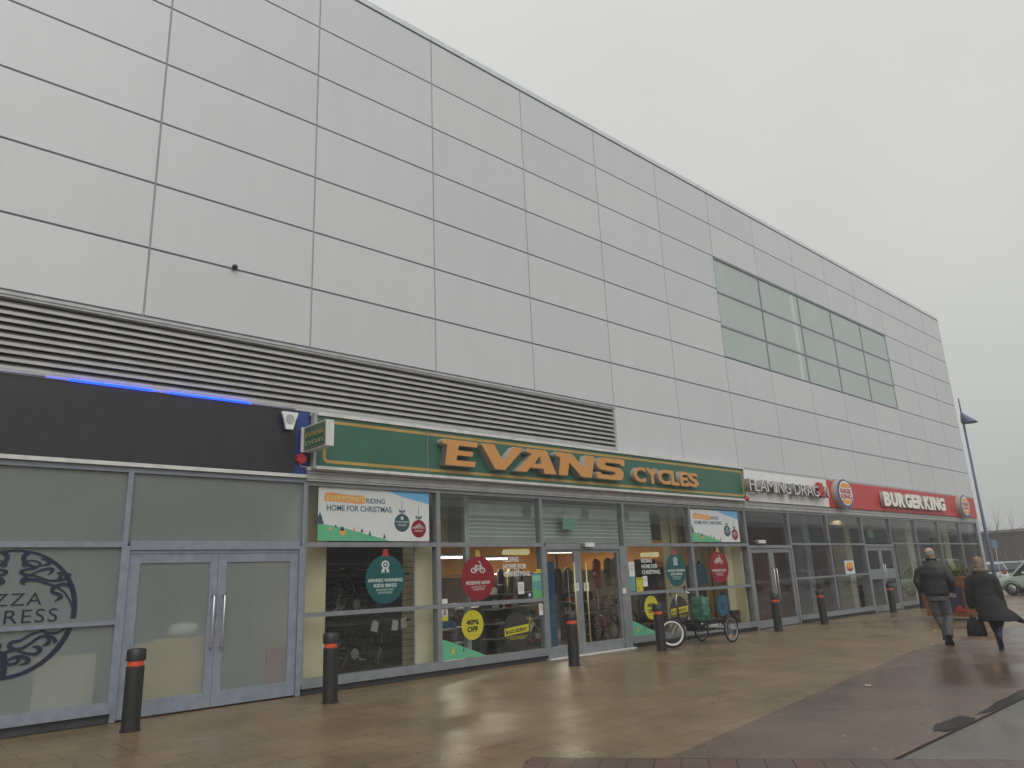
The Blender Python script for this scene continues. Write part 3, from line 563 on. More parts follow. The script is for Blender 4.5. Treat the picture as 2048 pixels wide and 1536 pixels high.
# cycle shop window backs
def wb(name, u0, u1, y, m, z0=.013, z1=HZ, d=.04, par=bld):
    q = MB(); q.box(at(u0, 1100, y).x, at(u1, 1100, y).x, y, y + d, z0, z1); return q.build(name, m, par)
wb('window_partition', 600, 653, .45, 'cream'); wb('window_partition', 653, 808, 2.3, 'shopdark')
q = MB(); xa = at(806, 1100, 1.0).x; q.box(xa, xa + .55, 1.0, 1.05, .013, 2.3)
for k in range(18): q.box(xa, xa + .55, .99, .999, .1 + k * .12, .108 + k * .12, 1)
q.build('slat_wall', ['slat', 'shopdark'], bld)
wb('window_partition', 832, 869, .38, 'cream', z1=2.28); wb('window_partition', 829, 832.5, .36, 'white_trim', z1=2.28)
xa = at(936, 1150, .5).x; q = MB(); q.box(xa - .05, xa + .05, .5, .6, .013, HZ); q.build('column', 'neutral', bld)
wb('window_partition', 879, 929, 1.3, 'slat', z0=2.3); wb('window_partition', 1326, 1366, .8, 'slat'); wb('window_partition', 1347, 1357, .7, 'cream', z0=2.3); wb('window_partition', 1448, 1492, .5, 'cream', z1=2.28); wb('window_partition', 1385, 1400, .9, 'cream', z1=2.28)
wb('window_partition', 1268, 1326, 3.2, 'shopdark', z1=2.05)
wb('window_partition', 1398, 1447, 1.25, 'tan', z1=2.28)
# box whose pale panels and slats paint in a building mirrored in the fanlights
q = MB(); xa, xb2 = at(931, 1030, .7).x, at(1300, 1040, .7).x; q.box(xa, xb2, .7, 1.3, 2.36, 3.24, 0); q.box(xa + .05, xb2 - .05, .69, .699, 2.92, 3.16, 1)
for k in range(5): q.box(xa + .05, xb2 - .05, .685, .699, 2.48 + k * .085, 2.50 + k * .085, 1)
for x in (xa + 1.6, xa + 3.5, xa + 5.0): q.box(x, x + .25, .684, .69, 2.9, 3.18, 0)
q.build('painted_reflection', ['neutral', 'reflw'], bld)
q = MB(); q.box(5.5, 18.7, 2.2, 2.28, 2.55, HZ); q.build('downstand', 'ceil', bld)
# ------------------------------------------------------------------ fascia signs
def shop_sign(name, label, x0, x1, z0, z1, y, m, depth=.12):
    t = thing(name, label, 'sign', ((x0 + x1) / 2, 0, z0)); ox = (x0 + x1) / 2
    return t
def sub(o, t):                                   # world-built mesh -> child of a thing that stands at loc
    for v in o.data.vertices: v.co -= t.location
    o.parent = t; return o
# black fascia with its blue tube
t = thing('fascia_board', 'plain black fascia board above the frosted glass doors', 'fascia', (0, 0, 3.405))
q = MB(); q.box(XL, 5.17, -.045, .05, 3.405, 4.455); sub(q.build('board', 'black_fascia'), t)
q = MB(); q.box(5.171, 5.405, -.02, .05, 3.405, 4.45); sub(q.build('blue_return', 'blue'), t)
t = thing('light_strip', 'glowing blue light tube along the top edge of the black fascia', 'light', (0, -.06, 4.46))
a = lambda u, v: at(u, v, -.06).x
for (u0, v0, u1, v1, m) in ((140, 762, 305, 786, 'led'), (338, 790, 500, 809, 'led'), (-60, 735, 90, 760, 'led_off'), (92, 758, 138, 762, 'led_dim'), (307, 786, 336, 789, 'led_dim'), (503, 810, 590, 820, 'led_off')):
    q = MB(); q.tube([(a(u0, v0), -.062, 4.475), (a(u1, v1), -.062, 4.475)], .014, 8, 0); sub(q.build('tube', m, None, True), t)
# alarm boxes
c = at(579, 842, -.13); t = thing('alarm_box', 'white shield-shaped alarm box with round grey disc at the black fascia end', 'alarm', (c.x, -.05, c.z - .12))
q = MB(); sh = [(-.06, -.14), (.06, -.14), (.10, .02), (.14, .12), (.13, .15), (-.13, .15), (-.14, .12), (-.10, .02)]
q.prism([(c.x + x * .95, c.z + z * .95) for x, z in sh], -.11, -.045); sub(q.build('glow_tinted_back', 'blue'), t)  # blue cast of the light tube painted on as the box's colour
q = MB(); q.prism([(c.x + x, c.z + z) for x, z in sh], -.15, -.111); sub(q.build('cover', 'white'), t)
q = MB(); q.prism(ell(c.x, c.z + .03, .075, .075, 28), -.16, -.151); sub(q.build('disc', 'frame_lt'), t)
c = at(603, 917, -.1); t = thing('alarm_bell', 'small red bell box under the projecting green sign', 'alarm', (c.x, -.02, c.z))
q = MB(); q.prism([(c.x + .085 * math.cos(R_(22.5 + 45 * k)), c.z + .085 * math.sin(R_(22.5 + 45 * k))) for k in range(8)], -.12, -.021); sub(q.build('bell_housing', 'red'), t)
q = MB(); q.tube([(c.x, -.03, c.z - .08), (c.x + .03, -.03, c.z - .12), (c.x + .12, -.03, c.z - .12)], .008, 6); sub(q.build('cable', 'white'), t)
# green cycle shop sign
GY = -.17
x0, x1 = 5.50, at(1489, 970, GY).x; z0, z1 = 3.535, 4.385
t = thing('shop_sign', 'long green sign with orange raised letters and a gold border line', 'sign', ((x0 + x1) / 2, 0, z0))
q = MB(); q.box(x0, x1, GY, -.03, z0, z1, 0); sub(q.build('board', 'green'), t)
q = MB(); q.box(x0 - .02, x1 + .03, GY - .035, -.03, z1 + .001, z1 + .055); q.box(x0 - .02, x1 + .03, GY - .03, -.03, z0 - .05, z0 - .001); q.box(x1 + .001, x1 + .03, GY - .012, -.03, z0, z1); q.box(x0 - .06, x0 - .001, GY + .02, -.03, z0 - .05, z1 + .05, 1)
sub(q.build('sign_frame', ['white_trim', 'vjoint']), t)
o = poly([rrect(x0 + .10, x1 - .05, z0 + .06, z1 - .06, .09), rrect(x0 + .155, x1 - .105, z0 + .112, z1 - .112, .05)], GY - .0005, 'gold', None, 'border_line', .004); sub(o, t)
sm = MB()
for u in (855, 1107): xx = at(u, 900, GY).x; sm.box(xx - .006, xx + .006, GY - .006, GY - .001, z0, z1)
sub(sm.build('panel_seam', 'joint'), t)
LE = {
 'E': [[(.12, 0), (1.34, 0), (1.40, .21), (.58, .21), (.62, .41), (1.25, .41), (1.30, .60), (.66, .60), (.70, .79), (1.46, .79), (1.52, 1), (.04, 1), (0, .84), (.22, .78)]],
 'V': [[(.55, 0), (.94, 0), (1.64, .84), (1.74, 1), (1.32, 1), (.86, .36), (.54, 1), (.0, 1), (.08, .88)]],
 'A': [[(0, 0), (.42, 0), (.58, .20), (1.12, .20), (1.17, 0), (1.68, 0), (1.30, 1), (.50, 1), (.45, .84), (.66, .80), (.08, .08)], [(.76, .39), (1.07, .39), (.99, .74)]],
 'N': [[(.08, 0), (.44, 0), (.54, .60), (1.04, 0), (1.48, 0), (1.64, 1), (1.26, 1), (1.16, .42), (.66, 1), (0, 1), (0, .84), (.18, .77)]],
 'S': [[(.04, .02), (.14, 0), (1.18, 0), (1.32, .08), (1.40, .34), (1.30, .52), (1.14, .59), (.50, .63), (.48, .74), (.54, .79), (1.22, .79), (1.26, .70), (1.46, .70), (1.46, .98), (1.38, 1), (.30, 1), (.12, .92), (.04, .66), (.14, .48), (.30, .42), (.92, .38), (.97, .28), (.90, .21), (.26, .21), (.22, .31), (.04, .31)]]}
yf = -.34
for ch, u0, u1, v in (('E', 884, 957, 908), ('V', 962, 1048, 916), ('A', 1032, 1112, 925), ('N', 1113, 1190, 934), ('S', 1192, 1250, 942)):
    xa, xb = at(u0, v, yf).x, at(u1, v, yf).x; za, zb = 3.715, 4.205; W_ = max(p[0] for p in LE[ch][0])
    sub(poly([[(xa + p[0] / W_ * (xb - xa), za + p[1] * (zb - za)) for p in pp] for pp in LE[ch]], yf, ['orange', 'ret'], None, 'letter', .17), t)
for ch, u0, u1, v in (('C', 1268, 1292, 950), ('Y', 1293, 1317, 952), ('C', 1317, 1342, 955), ('L', 1343, 1358, 957), ('E', 1361, 1377, 960), ('S', 1377, 1397, 960)):
    sub(txt(ch, at(u0, v, yf + .04).x, at(u1, v, yf + .04).x, 3.72, 4.09, yf + .04, ['orange', 'ret'], None, 'letter', .13, .035), t)
# projecting sign
px_, pz = at(603, 880, -.2).x, at(630, 868, -.55).z
c = Vector((5.31, -.30, 4.05))
def y_on(u, x):                                  # depth at which this spot of the photograph meets the plane x
    d = ray(u, 866); return (CAM + d * ((x - CAM.x) / d.x)).y
ya, yb = y_on(608, 5.26), y_on(652, 5.26)
t = thing('projecting_sign', 'small green two-line box sign sticking out from the wall beside the alarm box', 'sign', (5.33, 0, 3.85))
pz0, pz1 = at(652, 890, yb).z, at(652, 838, yb).z
q = MB(); q.box(5.26, 5.40, yb, ya, pz0, pz1); sub(q.build('sign_box', 'white_trim'), t)
q = MB(); q.box(5.252, 5.2595, yb + .02, ya - .02, pz0 + .02, pz1 - .02); sub(q.build('sign_face', 'green'), t)
q = MB(); q.box(5.28, 5.37, ya, -.05, pz0 + .06, pz1 - .06); q.box(5.22, 5.42, ya, ya + .03, pz0, pz1); sub(q.build('bracket', 'white_trim'), t)
q = MB(); s_ = .012
for (ya_, yb_, za_, zb_) in ((yb + .035, ya - .035, pz0 + .035, pz0 + .043), (yb + .035, ya - .035, pz1 - .043, pz1 - .035), (yb + .035, yb + .043, pz0 + .044, pz1 - .044), (ya - .043, ya - .035, pz0 + .044, pz1 - .044)): q.box(5.248, 5.2515, ya_, yb_, za_, zb_)
sub(q.build('border_line', 'gold'), t)
for body, za_, zb_, m, bo in (('EVANS', .52, .72, 'gold', .03), ('CYCLES', .22, .36, 'paleyel', .0)):
    h = pz1 - pz0; o = txt(body, 0, (ya - yb) - .16, pz0 + h * za_, pz0 + h * zb_, 0, m, None, 'lettering', .004, bo, 1.0 if body == 'EVANS' else 1.35)
    for v in o.data.vertices: v.co = Vector((5.2475 - v.co.y * -1 * .5, ya - .08 - v.co.x, v.co.z))
    sub(o, t)
# white fascia with raised letters
FY = -.09
x0, x1 = x1 + .06, at(1655, 985, FY).x
t = thing('shop_sign', 'white fascia with grey raised capital letters and one red flame-like letter', 'sign', ((x0 + x1) / 2, 0, 3.505))
q = MB(); q.box(x0, x1, FY, .04, 3.505, 4.40); sub(q.build('board', 'white'), t)
U = (1500, 1513, 1524, 1537, 1552, 1558, 1570, 1583, 1594, 1606, 1618, 1631, 1643, 1655)
word = 'FLAMING'; us = [(1501, 1510), (1511, 1521), (1522, 1535), (1536, 1551), (1552, 1555), (1557, 1569), (1570, 1582)]
us2 = [(1590, 1601), (1603, 1613), (1614, 1626), (1627, 1638), None, (1649, 1657)]
for ch, uu in list(zip('FLAMING', us)) + [(c_, u_) for c_, u_ in zip('DRAGON', us2) if u_]:
    sub(txt(ch, at(uu[0], 980, -.36).x, at(uu[1], 980, -.36).x, 3.76, 4.10, -.36, ['letgrey', 'flame_side'], None, 'letter', .22, -.005), t)
xa = at(1644, 980, -.36).x
fl = [(-.22, -.14), (-.06, -.24), (.12, -.2), (.22, -.02), (.16, .14), (.26, .26), (.12, .22), (.08, .40), (-.02, .26), (-.14, .42), (-.13, .24), (-.30, .30), (-.2, .12), (-.28, .02)]
sub(poly([[(xa + x * .85, 3.93 + z * .72) for x, z in fl], ell(xa, 3.87, .05, .045, 14)], -.37, ['red', 'red'], None, 'flame_letter', .14), t)
c = at(1496, 997, -.25); t2 = thing('alarm_bell', 'tiny red box at the lower right end of the green sign', 'alarm', (c.x, -.1, c.z))
q = MB(); q.ball((c.x, -.2, c.z), (.07, .08, .07), 0, 12, 8); q.box(c.x - .05, c.x + .05, -.17, -.095, c.z - .05, c.z + .05); sub(q.build('bell_housing', 'red', None, True), t2)
# red burger fascia
bx0, bx1 = x1 + .02, XR - .28
t = thing('shop_sign', 'red fascia with bold white raised lettering and two round bun logos', 'sign', ((bx0 + bx1) / 2, 0, 3.505))
q = MB(); q.box(bx0, bx1, FY, .04, 3.505, 4.40); sub(q.build('board', 'red_fascia'), t)
us = [(1769, 1782), (1783, 1796), (1797, 1810), (1811, 1823), (1824, 1834), (1834, 1846), (1848, 1860), (1860, 1864.5), (1866, 1877), (1877, 1889)]
for ch, (ua, ub) in zip('BURGERKING', us):
    sub(txt(ch, at(ua, 1002, -.26).x, at(ub + .3, 1002, -.26).x, 3.67, 4.21, -.26, ['cream_let', 'ret'], None, 'letter', .14, .06), t)
def bun(u, v, rx, rz, cz):
    cx = at(u, v, -.3).x
    b = MB(); b.prism(ell(cx, cz, rx, rz), -.28, -.091, 0); o = b.build('logo_drum', ['ret']); sub(o, t)
    lay = [('logo_ring', ell(cx, cz, rx * .97, rz * .97), 'blue'), ('logo_disc', ell(cx + rx * .06, cz + rz * .04, rx * .80, rz * .84), 'white')]
    y = -.284
    for nm, pts, m in lay: o2 = poly([pts], y, m, None, nm, .004); sub(o2, t); o2.parent = o; o2.location = (0, 0, 0); y -= .004
    top = [(cx + rx * .06 + rx * .62 * math.cos(a), cz + rz * .42 + rz * .30 * math.sin(a)) for a in [math.pi * k / 16 for k in range(17)]]
    bot = [(cx + rx * .06 + rx * .62 * math.cos(a), cz - rz * .42 + rz * .28 * math.sin(a)) for a in [math.pi + math.pi * k / 16 for k in range(17)]]
    for pts in (top, bot): o2 = poly([pts], y, 'bunor', None, 'logo_bun', .004); sub(o2, t); o2.parent = o
    for w_, a, b2 in (('BURGER', .02, .35), ('KING', -.36, -.02)):
        o2 = txt(w_, cx - rx * .60, cx + rx * .72, cz + rz * a, cz + rz * b2, y - .001, 'red', None, 'logo_lettering', .003, .04); sub(o2, t); o2.parent = o
bun(1692, 988, .62, .50, 3.96); bun(1931, 1010, .62, .50, 3.96)
# dome camera by the cladding joint and a sensor box on each door head
c = at(470, 534, -.05); t = tag(MB().ball((0, 0, 0), (.045, .05, .045), 0, 14, 10).box(-.02, .02, .03, .05, -.02, .02).build('dome_camera', 'ink', None, True), 'tiny black dome fixed to the silver cladding near a panel joint', 'camera'); t.location = c
def sensor(u, v, label, w_=.30):
    c = at(u, v, -.06); t = thing('door_sensor', label, 'sensor', (c.x, 0, c.z - .05))
    q = MB(); q.prism([(-w_ / 2, 0), (w_ / 2, 0), (w_ / 2, .09), (-w_ / 2, .09)], -.10, 0); sub_o = q.build('housing', 'white_trim', t)
    q = MB(); q.box(-w_ / 2 - .05, -w_ / 2 - .002, -.09, 0, .01, .075); q.build('end_cap', 'grey', t)
sensor(1177, 1089, 'slim white sensor box over the sliding doors of the cycle shop'); sensor(1522, 1083, 'slim white sensor box over the doors below the white fascia', .4)
c = at(1249, 1182, -.03); t = thing('door_button', 'small white push button box on the wide grey door jamb', 'button', (c.x, -.004, c.z)); q = MB(); q.box(-.05, .05, -.03, 0, -.06, .06); q.build('back_plate', 'white_trim', t); q = MB(); q.box(-.025, .025, -.036, -.031, -.03, .02); q.build('button_cap', 'whitep', t)

# ------------------------------------------------------------------ printed things on the glass
GLY = 0.052
def sticker(name, label, cat, u0, v0, u1, v1, y=GLY, group=None):
    x0, x1, z0, z1 = bx(u0, v0, u1, v1, y); t = thing(name, label, cat, ((x0 + x1) / 2, y, z0), 0, group); t['w'] = x1 - x0; t['h'] = z1 - z0
    return t, x1 - x0, z1 - z0
def pl(t, W, H, pts, m, name, k=0, kind=None):
    """shape in 0..1 poster units, layer k"""
    return poly([[((x - .5) * W, z * H) for x, z in p] for p in (pts if isinstance(pts[0], list) else [pts])], -.0012 * k, m, t, name, .001)
def tx(t, W, H, body, x0, x1, z0, z1, m, k=3, bold=.01, name='lettering', spacing=1.0):
    return txt(body, (x0 - .5) * W, (x1 - .5) * W, z0 * H, z1 * H, -.0012 * k, m, t, name, .001, bold, spacing)
def tree_pts(x, z, w_, h_): return [(x - w_, z), (x + w_, z), (x + w_ * .55, z + h_ * .45), (x + w_ * .65, z + h_ * .45), (x, z + h_), (x - w_ * .65, z + h_ * .45), (x - w_ * .55, z + h_ * .45)]
def christmas_poster(label, u0, v0, u1, v1):
    t, W, H = sticker('window_poster', label, 'poster', u0, v0, u1, v1, .046)
    pl(t, W, H, [(0, 0), (1, 0), (1, 1), (0, 1)], 'poster', 'paper')
    pl(t, W, H, [(.50, 1), (.62, .95), (.75, .86), (.9, .79), (1, .74), (1, 1)], 'sky', 'sky_print', 1)
    pl(t, W, H, [(0, 0), (.63, 0), (.55, .05), (.4, .13), (.25, .22), (.1, .28), (0, .31)], 'mint', 'hill_print', 1)
    pl(t, W, H, tree_pts(.015, .30, .035, .22), 'pine', 'tree_print', 2)
    for x, z, h_, m in ((.145, .25, .05, 'pine'), (.37, .16, .08, 'navy'), (.44, .10, .1, 'pine'), (.57, .05, .1, 'pine'), (.30, .18, .08, 'splash')): pl(t, W, H, tree_pts(x, z, .012, h_), m, 'tree_print', 2)
    for x, z, r, m in ((.205, .16, .03, 'bunor'), (.20, .22, .022, 'bluegrey'), (.10, .22, .015, 'splash')): pl(t, W, H, ell(x, z, r * .8, r * 1.9, 16), m, 'figure_print', 2)
    pl(t, W, H, [(.05, .72), (.2, .71), (.36, .685), (.395, .70), (.40, .80), (.38, .845), (.25, .85), (.12, .885), (.06, .875), (.045, .8)], 'splash', 'brush_print', 1)
    tx(t, W, H, 'EVERYONE\'S', .07, .385, .735, .83, 'paleyel', 2); tx(t, W, H, 'RIDING', .405, .575, .705, .805, 'bluegrey', 2, .02)
    tx(t, W, H, 'HOME FOR CHRISTMAS.', .07, .645, .545, .655, 'bluegrey', 2, .02)
    for cx, cz, m, ztop in ((.735, .355, 'pine', .79), (.895, .245, 'crimson', .71)):
        pl(t, W, H, ell(cx, cz, .072, .175, 36), m, 'bauble_print', 2); pl(t, W, H, [(cx - .002, cz + .17), (cx + .002, cz + .17), (cx + .002, ztop), (cx - .002, ztop)], 'bluegrey', 'string_print', 1)
        for sx in (-1, 1): pl(t, W, H, [(cx, cz + .225), (cx + sx * .03, cz + .265), (cx + sx * .028, cz + .205), (cx + sx * .006, cz + .215), (cx + sx * .025, cz + .175), (cx, cz + .2)], 'bluegrey', 'bow_print', 3)
        if m == 'pine': pl(t, W, H, ell(cx, cz + .09, .014, .035, 12), 'vinylw', 'rosette_print', 3)
        else: bike_icon(t, W, H, cx, cz + .06, .035, .05, 3)
        tx(t, W, H, 'AWARD WINNING' if m == 'pine' else 'RESERVE NOW', cx - .062, cx + .062, cz - .0, cz + .035, 'vinylw', 3); tx(t, W, H, 'KIDS BIKES' if m == 'pine' else '& COLLECT BY', cx - .04, cx + .04, cz - .06, cz - .025, 'vinylw', 3)
    return t
def ring_pts(cx, cz, rx, rz, q): return [ell(cx, cz, rx, rz, 24), ell(cx, cz, rx * q, rz * q, 24)]
def bike_icon(t, W, H, cx, cz, sx, sz, k):
    for s in (-1, 1): pl(t, W, H, ring_pts(cx + s * sx * .62, cz - sz * .35, sx * .42, sz * .42 * 1.0, .68), 'vinylw', 'bike_wheel_print', k)
    mb = MB()
    def bar(x0, z0, x1, z1, w_): 
        d = Vector(((x1 - x0) * W, (z1 - z0) * H)); n = Vector((-d.y, d.x)).normalized() * w_ * W; a = Vector(((x0 - .5) * W, z0 * H)); b = Vector(((x1 - .5) * W, z1 * H))
        mb.add([(a.x + n.x, 0, a.y + n.y), (a.x - n.x, 0, a.y - n.y), (b.x - n.x, 0, b.y - n.y), (b.x + n.x, 0, b.y + n.y)], [(0, 1, 2, 3)])
    f = lambda x, z: (cx + x * sx, cz + z * sz)
    for a, b in (((-.62, -.35), (-.3, .25)), ((-.3, .25), (.38, .35)), ((-.3, .2), (0, -.3)), ((0, -.3), (.42, .3)), ((0, -.3), (-.62, -.35)), ((.62, -.35), (.3, .85)), ((.3, .85), (.05, 1.0)), ((-.5, .38), (-.15, .38))): bar(*f(*a), *f(*b), sx * .05)
    o = mb.build('bike_print', 'vinylw', t); o.location = (0, -.0012 * k - .0008, 0)
def bauble(label, u, v, ru, rv, m, lines, icon):
    t, W, H = sticker('bauble_sticker', label, 'sticker', u - ru, v - rv, u + ru, v + rv, .049)
    pl(t, W, H, ell(.5, .5, .5, .5, 48), m, 'disc'); pl(t, W, H, [(.41, .975), (.59, .975), (.56, 1.06), (.57, 1.12), (.43, 1.12), (.44, 1.06)], 'gold' if icon != 'rosette' else 'red', 'bauble_cap', 1)
    if icon == 'rosette':
        pl(t, W, H, ring_pts(.5, .80, .10, .085, .62), 'vinylw', 'rosette_print', 1); pl(t, W, H, ell(.5, .80, .03, .025, 12), 'vinylw', 'rosette_print', 1)
        for s in (-1, 1): pl(t, W, H, [(.5 + s * .02, .72), (.5 + s * .08, .72), (.5 + s * .11, .63), (.5 + s * .06, .655), (.5 + s * .03, .62)], 'vinylw', 'ribbon_print', 1)
    else: bike_icon(t, W, H, .5, .72, .21, .15, 1)
    z = .52 if icon == 'rosette' else .43
    for body, wd, h_ in lines: tx(t, W, H, body, .5 - wd / 2, .5 + wd / 2, z - h_, z, 'vinylw', 2, .02 if h_ > .05 else 0); z -= h_ * 1.45
    return t
def round_offer(label, u, v, ru, rv):
    t, W, H = sticker('offer_sticker', label, 'sticker', u - ru, v - rv, u + ru, v + rv, .049); pl(t, W, H, ell(.5, .5, .5, .5, 48), 'yellow', 'disc')
    tx(t, W, H, '40%', .2, .8, .50, .68, 'ink', 1, .05); tx(t, W, H, 'OFF', .25, .75, .26, .45, 'ink', 1, .05); tx(t, W, H, 'UP TO', .42, .58, .77, .81, 'gold', 1); tx(t, W, H, 'ON SELECTED LINES', .25, .75, .15, .185, 'gold', 1)
def rideday(label, u, v, ru, rv):
    t, W, H = sticker('offer_sticker', label, 'sticker', u - ru, v - rv, u + ru, v + rv, .049); pl(t, W, H, ell(.5, .5, .5, .5, 48), 'shopdark', 'disc')
    pl(t, W, H, [(.06, .38), (.96, .46), (.96, .66), (.06, .58)], 'yellow', 'band_print', 1); o = tx(t, W, H, 'BLACK RIDEDAY', .1, .9, .46, .56, 'ink', 2, .04)
    for vv in o.data.vertices: vv.co.z += (vv.co.x / W) * .08 * H
    tx(t, W, H, 'DISCOUNTS ON BIKES AND GEAR', .14, .9, .33, .36, 'yellow', 2); tx(t, W, H, 'IN STORE AND ONLINE', .25, .8, .28, .31, 'yellow', 2)
def slogan(label, u0, v0, u1, v1, faint=False):
    t, W, H = sticker('vinyl_slogan', label, 'lettering', u0, v0, u1, v1, .05)
    pl(t, W, H, [(.0, .79), (.9, .77), (.99, .82), (.98, .98), (.85, 1), (.05, .97)], 'paleyel', 'brush_print', 0); tx(t, W, H, 'EVERYONE\'S', .06, .94, .83, .94, 'vinylw', 1, .02)
    for i, b in enumerate(('RIDING', 'HOME FOR', 'CHRISTMAS.')): tx(t, W, H, b, .04, (.58, .85, .98)[i], .54 - i * .25, .72 - i * .25, 'vinylw', 1, .03)
def notice(label, u0, v0, u1, v1, m, extra=(), name='paper_notice', y=.05, cat='notice'):
    t, W, H = sticker(name, label, cat, u0, v0, u1, v1, y); pl(t, W, H, [(0, 0), (1, 0), (1, 1), (0, 1)], m, 'sheet')
    for k, (pts, mm, nm) in enumerate(extra): pl(t, W, H, pts, mm, nm, k + 1)
    return t, W, H
lines = lambda z0, n, m='grey', x0=.15, x1=.85: [([(x0, z0 - i * .13), (x1, z0 - i * .13), (x1, z0 - i * .13 + .035), (x0, z0 - i * .13 + .035)], m, 'text_line') for i in range(n)]
christmas_poster('large christmas poster high above the teal award bauble sticker', 636, 977, 858, 1082)
christmas_poster('smaller-looking christmas poster high above the red bauble near the white fascia', 1382, 1021, 1477, 1084)
AW = (('AWARD WINNING', .88, .075), ('KIDS BIKES', .58, .07), ('INCLUDING HOY', .46, .04), ('& FROG BIKES', .36, .04)); RN = (('RESERVE NOW', .72, .075), ('& COLLECT BY', .42, .04), ('CHRISTMAS', .34, .04))
bauble('big teal award-winning bauble sticker beneath the large christmas poster', 770, 1159, 39, 49, 'teal', AW, 'rosette'); bauble('big red reserve-now bauble sticker left of the sliding doors', 956, 1156, 33, 45, 'crimson', RN, 'bike')
bauble('narrow-looking teal award bauble sticker above the black tricycle', 1352, 1140, 20, 33, 'teal', AW, 'rosette'); bauble('narrow-looking red reserve-now bauble sticker between the blue jackets', 1438, 1134, 19, 32, 'crimson', RN, 'bike')
round_offer('yellow forty percent off disc below the big red bauble', 945, 1250, 22, 30); round_offer('yellow forty percent off disc partly hidden by the bollard near the tricycle', 1303, 1215, 14, 24)
rideday('black disc with yellow band left of the sliding doors', 1033, 1262, 27, 38); rideday('black disc with yellow band behind the tricycle handlebar', 1359, 1222, 19, 30)
slogan('white riding-home slogan on glass left of the sliding doors', 1004, 1097, 1061, 1155); slogan('white riding-home slogan on glass right of the sliding doors', 1281, 1104, 1320, 1150)
for lab, (ua, ub, va, vb, fu) in (('green hill vinyl at the foot of the window below the yellow disc', (885, 972, 1301, 1327, 1)), ('green hill vinyl at the foot of the window behind the tricycle wheel bollard', (1263, 1318, 1256, 1283, 1))):
    t, W, H = sticker('hill_vinyl', lab, 'sticker', ua, va, ub, vb, .05); z_ = .155 + .08 - t.location.z; H2 = max(.25, H); t.location.z = .235
    pl(t, W, .36, [(0, 0), (1, 0), (.85, .18), (.6, .42), (.3, .74), (.08, .95), (0, 1)], 'mint', 'hill'); pl(t, W, .36, tree_pts(.24, .3, .04, .28), 'bunor', 'tree_print', 1); pl(t, W, .36, tree_pts(.48, .3, .02, .3), 'pine', 'tree_print', 1)
notice('plain white paper notice hung left of the sliding doors', 1036, 1164, 1048, 1188, 'whitep', lines(.8, 5)); notice('teal printed notice beside the grey mullion left of the doors', 1064, 1147, 1083, 1181, 'tealpap', [([(.1, .55), (.9, .58), (.9, .9), (.1, .86)], 'exitg', 'picture_print')]); notice('bright green card below the teal notice', 1066, 1181, 1086, 1197, 'greenpap')
notice('little blue and white badge left of the green card', 1056, 1184, 1063, 1196, 'blue', [(ell(.5, .5, .3, .3, 16), 'whitep', 'badge_print')], 'window_badge'); notice('small yellow square above the teal notice', 1073, 1138, 1082, 1146, 'yellow'); notice('rounded white card below the green card', 1078, 1206, 1088, 1230, 'whitep', lines(.7, 3))
notice('small white label above the yellow warning notice', 884, 1198, 895, 1207, 'whitep', lines(.5, 1))
notice('yellow triangle warning notice low on the cycle shop window', 883, 1217, 896, 1242, 'yellow', [([(.04, .4), (.96, .4), (.96, .98), (.04, .98)], 'whitep', 'upper_print'), ([[(.1, .46), (.9, .46), (.5, .93)], [(.24, .52), (.76, .52), (.5, .83)]], 'ink', 'triangle_print'), ([(.42, .55), (.58, .55), (.62, .66), (.46, .74)], 'ink', 'symbol_print')], 'warning_notice')
notice('white notice on the left sliding door leaf', 1148, 1166, 1158, 1182, 'whitep', lines(.8, 4), y=.024); notice('white notice on the right sliding door leaf', 1168, 1165, 1178, 1182, 'whitep', lines(.8, 4), y=.024)
notice('tall white notice right of the wide door jamb', 1258, 1124, 1269, 1153, 'whitep', lines(.8, 4)); notice('green notice below the tall white notice', 1259, 1153, 1271, 1182, 'tealpap'); notice('tall yellow notice low beside the green notice', 1273, 1155, 1286, 1184, 'yellow', [([(.1, .86), (.9, .86), (.9, .9), (.1, .9)], 'ink', 'text_line'), ([(.15, .15), (.5, .15), (.5, .35), (.15, .35)], 'gold', 'text_line')]); notice('white slip right of the tall yellow notice', 1286, 1152, 1295, 1173, 'whitep', lines(.8, 3))
notice('burger picture poster in the restaurant window', 1690, 1121, 1709, 1148, 'poster', [(ell(.5, .45, .34, .26, 24), 'crimson', 'burger_print'), (ell(.5, .68, .34, .2, 24), 'bunor', 'bun_print'), ([(.2, .4), (.8, .42), (.78, .5), (.2, .48)], 'bunor', 'bun_print')], 'window_poster', cat='poster')
# hanging exit signs inside
def hang_sign(label, u0, v0, u1, v1, y):
    x0, x1, z0, z1 = bx(u0, v0, u1, v1, y); t = thing('hanging_sign', label, 'sign', ((x0 + x1) / 2, y, z0)); W, H = x1 - x0, z1 - z0
    q = MB(); q.box(-W / 2, W / 2, 0, .03, 0, H); q.build('panel', 'exitg', t); q = MB()
    q.tube([(-W / 3, .015, H), (-W / 3, .015, HZ - z0)], .006, 6); q.tube([(W / 3, .015, H), (W / 3, .015, HZ - z0)], .006, 6); q.build('hanger', 'steel', t); q = MB(); q.box(-W / 2, W / 2, -.002, .032, H + .002, H + .05); q.build('top_rail', 'white_trim', t)
hang_sign('pale green panel hanging inside over the sliding doors', 1126, 1036, 1153, 1058, .45); hang_sign('pale green panel hanging inside over the burger restaurant doors', 1737, 1062, 1746, 1076, 1.0)

